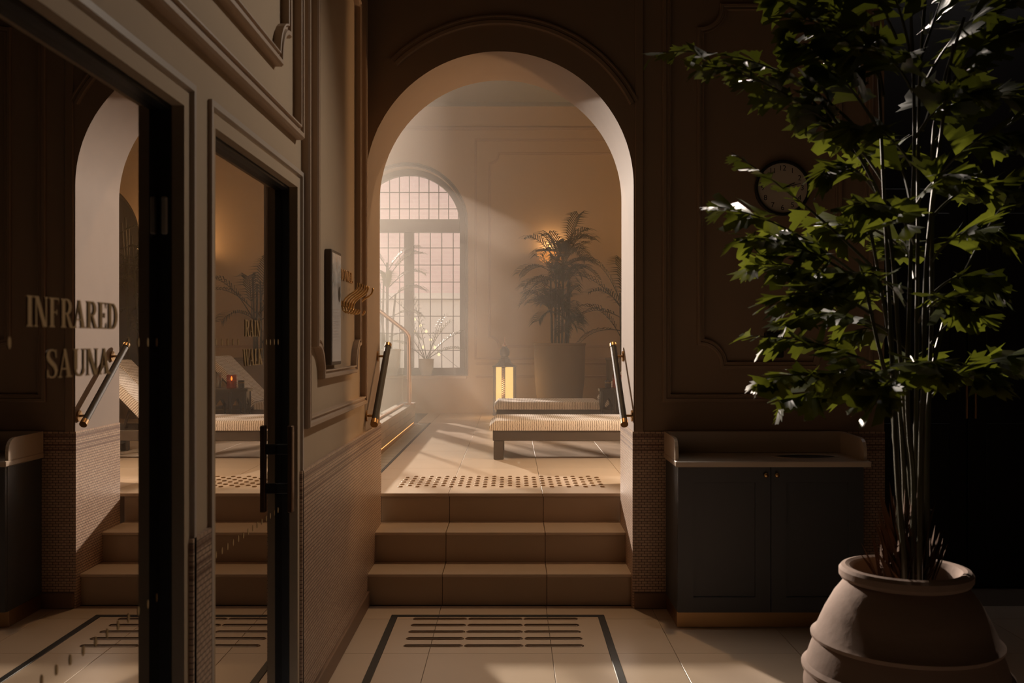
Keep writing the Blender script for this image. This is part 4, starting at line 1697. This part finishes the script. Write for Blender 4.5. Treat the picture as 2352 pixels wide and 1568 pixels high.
# bamboo by the dark window (seen in the glass doors)
bbx = (2.80, 11.9)
fr = []
for k in range(34):
    fr.append(((rg.uniform(-.22, .22), rg.uniform(-.2, .2), rg.uniform(.3, 1.7)), rg.uniform(0, 360), rg.uniform(-10, 50), rg.uniform(.28, .45), 1.0, 7, .15))
cn3 = [(rg.uniform(-.14, .14), rg.uniform(-.12, .12), rg.uniform(1.3, 1.9), rg.uniform(-.12, .12)) for k in range(8)]
palm('potted_bamboo', 'leafy bamboo in a planter before the dark arched window', (*bbx, 1.05), cn3, fr, 'palm',
     round_pot(bbx, FL, 1.1, .2, .26, 'planter'), 12)

# ================================================================== BIG POTTED FISHTAIL PALM
PX, PY = 1.185, 3.0
big = empty('fishtail_palm', (PX, PY, 0))
tag(big, 'large fishtail palm in a ribbed terracotta jar', 'potted palm')
prof = [(.001, .004), (.17, .004), (.18, .01), (.225, .10), (.268, .22), (.292, .33), (.296, .38), (.290, .42),
        (.300, .426), (.302, .436), (.289, .446), (.276, .485), (.263, .515), (.273, .521), (.275, .530), (.261, .540),
        (.235, .60), (.205, .655), (.178, .690), (.172, .697), (.184, .702), (.191, .712), (.191, .730), (.184, .739), (.172, .742), (.160, .738), (.152, .725), (.150, .66), (.001, .655)]
MB().lathe((PX, PY, 0), prof, 56).build('jar', 'terracotta', big, smooth=32)
MB().lathe((PX, PY, 0), [(.151, .672), (.08, .682), (.001, .69)], 24).build('soil', 'soil', big, smooth=40)

rng = random.Random(21)
leaf_parts = []


def bez(a, b, c, n):
    return [a * (1 - t) ** 2 + b * 2 * t * (1 - t) + c * t * t for t in [i / n for i in range(n + 1)]]


def leaf_shape(seed):
    """fishtail leaflet: wedge with a ragged lobed outer edge, unit length along +x"""
    r = random.Random(seed)
    n = 6
    lo, hi = [], []
    ang0, ang1 = math.radians(-30 - r.uniform(0, 8)), math.radians(24 + r.uniform(0, 10))
    rim = []
    m = 9
    for i in range(m):
        a = ang0 + (ang1 - ang0) * i / (m - 1)
        rad = (1.0 if i % 2 == 0 else .84) * (1.0 - .20 * (i / (m - 1)) + r.uniform(-.05, .05))
        if i == 1 + seed % 3:
            rad *= 1.18
        rim.append((rad * math.cos(a), rad * math.sin(a), -.22 * rad * rad * (math.cos(a) - .6) + .10 * abs(math.sin(a))))
    mid = [(.5 * x, .5 * y * .9, .25 * z + .03) for x, y, z in rim]
    vs = [(0, 0, 0)] + mid + rim
    fs = []
    for i in range(m - 1):
        fs.append((0, 1 + i, 2 + i))
        fs.append((1 + i, 1 + m + i, 2 + m + i, 2 + i))
    return vs, fs


SHAPES = [leaf_shape(s) for s in range(6)]
LEAFME = []
for vs, fs in SHAPES:
    LEAFME.append(MB().add(vs, fs).mesh('leaf', 'leaf', smooth=70))

# canes
canes = [
    [(2070, 1290, 2.98), (2060, 1080, 2.97), (2048, 930, 2.95), (2010, 760, 2.90), (1975, 600, 2.85)],
    [(2078, 1290, 2.93), (2062, 1100, 2.93), (2052, 900, 2.96), (2040, 640, 3.0), (2025, 330, 3.02), (2015, 60, 3.05)],
    [(2090, 1285, 3.05), (2092, 1140, 3.05), (2080, 970, 3.05), (2066, 800, 3.04), (2040, 520, 3.0), (1975, 360, 2.95), (1885, 235, 2.9)],
    [(2098, 1290, 2.95), (2098, 1100, 2.95), (2084, 920, 2.94), (2090, 640, 2.92), (2100, 300, 2.9), (2090, -20, 2.86)],
    [(2106, 1290, 3.0), (2104, 1050, 3.0), (2105, 900, 3.02), (2108, 560, 3.05), (2112, 200, 3.08), (2130, -60, 3.1)],
    [(2118, 1295, 3.06), (2120, 1080, 3.06), (2128, 930, 3.05), (2138, 790, 3.03), (2142, 460, 3.0), (2150, 260, 2.98), (2215, 40, 2.94)],
    [(2128, 1290, 2.96), (2130, 1050, 2.97), (2138, 880, 3.0), (2175, 720, 3.05), (2250, 560, 3.1), (2330, 440, 3.12)],
    [(2086, 1290, 3.02), (2072, 1000, 3.06), (2056, 860, 3.1), (2020, 640, 3.16), (1990, 480, 3.2)],
    [(2112, 1290, 2.9), (2116, 1000, 2.9), (2122, 860, 2.88), (2128, 600, 2.84), (2160, 320, 2.8), (2190, 100, 2.76)],
]
for c in canes:
    pts = [P(*q) for q in c]
    # densify with Catmull-Rom
    out = []
    for i in range(len(pts) - 1):
        p0, p1, p2, p3 = pts[max(i - 1, 0)], pts[i], pts[i + 1], pts[min(i + 2, len(pts) - 1)]
        for k in range(6):
            t = k / 6
            out.append(.5 * ((2 * p1) + (p2 - p0) * t + (2 * p0 - 5 * p1 + 4 * p2 - p3) * t * t + (3 * p1 - p0 - 3 * p2 + p3) * t ** 3))
    out.append(pts[-1])
    out[0].z = .668
    n_ = len(out)
    rad = [(.0085 - .0045 * i / n_) * (1.22 if i % 6 == 3 else 1) for i in range(n_)]
    MB().tube(out, rad, 9).build('cane', 'cane', big, smooth=50)

# fronds: start, bend, tip in photo pixels with depth, leaflet length in metres
FR = [
    ((2000, 330, 3.0), (1800, 90, 2.95), (1498, 122, 2.9), 24, .095),
    ((1990, 360, 2.98), (1800, 170, 2.9), (1600, 150, 2.85), 18, .10),
    ((1990, 380, 3.0), (1830, 200, 3.0), (1680, 165, 3.0), 14, .11),
    ((2000, 610, 2.95), (1840, 450, 2.88), (1680, 350, 2.82), 13, .075),
    ((1990, 650, 3.0), (1800, 490, 2.9), (1640, 474, 2.85), 18, .11),
    ((1990, 660, 2.95), (1840, 540, 2.85), (1700, 545, 2.8), 16, .12),
    ((1995, 690, 3.02), (1850, 590, 2.95), (1730, 610, 2.9), 16, .13),
    ((2000, 720, 2.9), (1890, 640, 2.8), (1790, 690, 2.72), 15, .13),
    ((2040, 760, 3.0), (1920, 690, 2.95), (1810, 740, 2.9), 14, .12),
    ((2050, 860, 2.96), (1900, 770, 2.9), (1717, 772, 2.85), 18, .11),
    ((2050, 920, 2.95), (1900, 830, 2.86), (1735, 875, 2.8), 18, .11),
    ((2048, 930, 3.0), (1920, 870, 2.95), (1790, 920, 2.9), 14, .12),
    ((2060, 880, 2.9), (1970, 820, 2.78), (1880, 870, 2.7), 14, .12),
    ((2070, 880, 2.9), (2040, 850, 2.75), (2010, 930, 2.66), 12, .11),
    ((2010, 440, 3.0), (1940, 340, 2.95), (1885, 400, 2.9), 14, .11),
    ((2030, 420, 3.05), (1930, 260, 3.05), (1850, 260, 3.05), 14, .12),
    ((2020, 300, 3.0), (1930, 150, 2.95), (1840, 100, 2.9), 16, .13),
    ((2020, 180, 3.0), (1930, 40, 2.9), (1800, 40, 2.85), 16, .13),
    ((2020, 120, 3.05), (1920, -20, 3.0), (1790, -30, 2.95), 16, .14),
    ((2060, 90, 2.95), (2000, -60, 2.9), (1900, -90, 2.85), 14, .14),
    ((2090, 120, 2.9), (2060, -40, 2.85), (1990, -120, 2.8), 14, .14),
    ((2110, 150, 3.0), (2160, 0, 3.0), (2200, -100, 3.0), 14, .13),
    ((2150, 260, 2.98), (2230, 90, 2.95), (2330, 70, 2.9), 16, .13),
    ((2130, 180, 3.0), (2200, 40, 3.05), (2330, -20, 3.1), 16, .13),
    ((2145, 330, 3.0), (2250, 180, 3.0), (2370, 220, 3.0), 16, .13),
    ((2145, 420, 3.0), (2240, 280, 2.95), (2350, 320, 2.9), 16, .12),
    ((2140, 500, 3.0), (2230, 390, 3.05), (2340, 430, 3.1), 16, .12),
    ((2250, 560, 3.1), (2310, 430, 3.05), (2400, 420, 3.0), 14, .12),
    ((2140, 600, 3.0), (2220, 480, 2.9), (2310, 560, 2.85), 15, .12),
    ((2138, 680, 3.02), (2220, 590, 3.0), (2290, 670, 3.0), 14, .12),
    ((2138, 790, 3.02), (2210, 690, 3.0), (2262, 735, 3.0), 10, .10),
    ((2140, 910, 3.0), (2230, 800, 3.0), (2352, 830, 3.0), 16, .13),
    ((2138, 890, 3.0), (2210, 830, 2.9), (2290, 880, 2.85), 13, .12),
    ((2100, 560, 2.9), (2060, 440, 2.78), (1960, 470, 2.7), 15, .12),
    ((2100, 480, 2.9), (2160, 360, 2.78), (2240, 420, 2.7), 14, .12),
    ((2095, 380, 2.9), (2020, 260, 2.8), (1950, 300, 2.72), 14, .12),
    ((2100, 320, 2.9), (2170, 200, 2.8), (2250, 220, 2.72), 14, .12),
    ((2080, 700, 2.95), (2010, 590, 2.82), (1930, 640, 2.75), 15, .12),
    ((2110, 740, 2.95), (2160, 640, 2.82), (2220, 720, 2.75), 13, .12),
    ((2080, 800, 3.05), (2000, 720, 3.1), (1930, 780, 3.12), 13, .12),
    ((2100, 640, 3.05), (2080, 520, 3.2), (2050, 560, 3.3), 14, .13),
    ((2090, 460, 3.05), (2060, 300, 3.2), (2000, 360, 3.3), 14, .13),
    ((2120, 300, 3.05), (2160, 150, 3.2), (2200, 200, 3.3), 14, .13),
    ((2060, 560, 3.1), (1960, 480, 3.25), (1880, 540, 3.35), 15, .13),
    ((2060, 700, 3.1), (1970, 640, 3.25), (1880, 700, 3.35), 15, .13),
    ((2110, 860, 3.0), (2090, 780, 3.15), (2060, 840, 3.25), 12, .12),
    ((2110, 860, 2.95), (2140, 800, 2.8), (2160, 860, 2.7), 12, .12),
    ((2100, 220, 2.95), (2050, 100, 2.8), (1960, 110, 2.72), 14, .13),
    ((2030, 220, 3.0), (2010, 60, 3.1), (1930, 40, 3.2), 14, .13),
]
cands = []
for fi, (a, b, c, nl, ll) in enumerate(FR):
    A, B, C_ = P(*a), P(*b), P(*c)
    pts = bez(A, B, C_, 14)
    fo = MB().tube(pts, [.0048 * (1 - .75 * i / 14) for i in range(15)], 6).build('frond', 'cane', big, smooth=50)
    nl2 = int(nl * 1.5)
    for i in range(nl2):
        t = .22 + .78 * (i + rng.random() * .6) / nl2
        x = min(t * 14, 13.999)
        k = int(x)
        q = pts[k].lerp(pts[k + 1], x - k)
        d = (pts[k + 1] - pts[k]).normalized()
        side = d.cross(Vector((0, 0, 1))).normalized()
        upv = side.cross(d)
        s = 1 if i % 2 else -1
        roll = rng.uniform(-.7, .7)
        e = (d * rng.uniform(.5, 1.0) + (side * s * math.cos(roll) + upv * math.sin(roll)) * rng.uniform(.5, .95) + Vector((0, 0, -rng.uniform(.05, .55)))).normalized()
        l = ll * rng.uniform(.65, 1.12) * (1.0 if t < .85 else .75)
        # leaf frame: x along e, z roughly up with random twist
        zax = (upv + Vector((rng.uniform(-.8, .8), rng.uniform(-.8, .8), rng.uniform(-.3, .6)))).normalized()
        yax = zax.cross(e).normalized()
        zax = e.cross(yax)
        mt = Matrix((e, yax, zax)).transposed().to_4x4()
        mt = Matrix.Translation(q) @ mt @ Matrix.Diagonal((l, l * rng.uniform(.8, 1.15), l, 1))
        cen = q + e * l * .6
        vis = abs(zax.dot((cen - Vector((0, 0, EYE))).normalized())) * l * l / cen.y ** 2
        px = 1176 + F * cen.x / cen.y
        py = 784 - F * (cen.z - EYE) / cen.y
        if not (0 < px < 2352 and 0 < py < 1568):
            vis *= .05
        cands.append((vis * (1.6 if cen.y < 2.95 else 1), mt, fo, rng.randrange(6)))
cands.sort(key=lambda t_: -t_[0])
rest = MB()
for i, (vis, mt, fo, sh) in enumerate(cands):
    if i < 298:
        o = bpy.data.objects.new('leaf', LEAFME[sh])
        COL.objects.link(o)
        o.parent = fo
        o.matrix_local = mt
    else:
        vs, fs = SHAPES[sh]
        rest.add([mt @ Vector(v) for v in vs], fs)
ro = rest.build('foliage', 'leaf', big, smooth=70, recalc=False)
ro['kind'] = 'stuff'
# fibrous sheaths at the foot of the canes
mb = MB()
for k in range(340):
    a = rng.uniform(0, 2 * PI)
    r0 = rng.uniform(.01, .075)
    x, y = PX + .0 + r0 * math.cos(a), PY + r0 * math.sin(a)
    h = rng.uniform(.06, .34) * (1 - r0 * 7)
    ln = rng.uniform(-.03, .03)
    mb.add([(x - .0017, y, .68), (x + .0017, y, .68), (x + ln + .002, y + rng.uniform(-.02, .02), .69 + h * .6), (x + ln * 2.2, y, .70 + h)], [(0, 1, 2), (0, 2, 3)])
fb = mb.build('fibre_sheath', 'fibre', big, recalc=False)
fb['kind'] = 'stuff'

# ================================================================== STEAM HAZE
def steam(label, plan, density):
    m, nt, out = new_mat('steam')
    vs_ = nt.nodes.new('ShaderNodeVolumeScatter')
    vs_.inputs['Color'].default_value = (1.0, 0.93, 0.84, 1)
    vs_.inputs['Density'].default_value = density
    vs_.inputs['Anisotropy'].default_value = 0.35
    nt.links.new(vs_.outputs[0], out.inputs['Volume'])
    hz_ = MB().prism(plan, lambda u, v, d: (u, v, d), FL + .01, ZL - .06).build('steam_haze', m)
    tag(hz_, label, 'haze', 'steam in the lounge', kind='stuff')


y0_, y1_ = YB + .12, YW - .02
steam('denser steam haze drifting over the pool by the arched window', [(-2.10, y0_ + .02), (1.5, y1_ - .005), (-2.10, y1_ - .005)], .066)
steam('thin steam haze over the loungers and palms', [(-2.11, y0_), (4.9, y0_), (4.9, y1_), (-2.11, y1_)], .013)
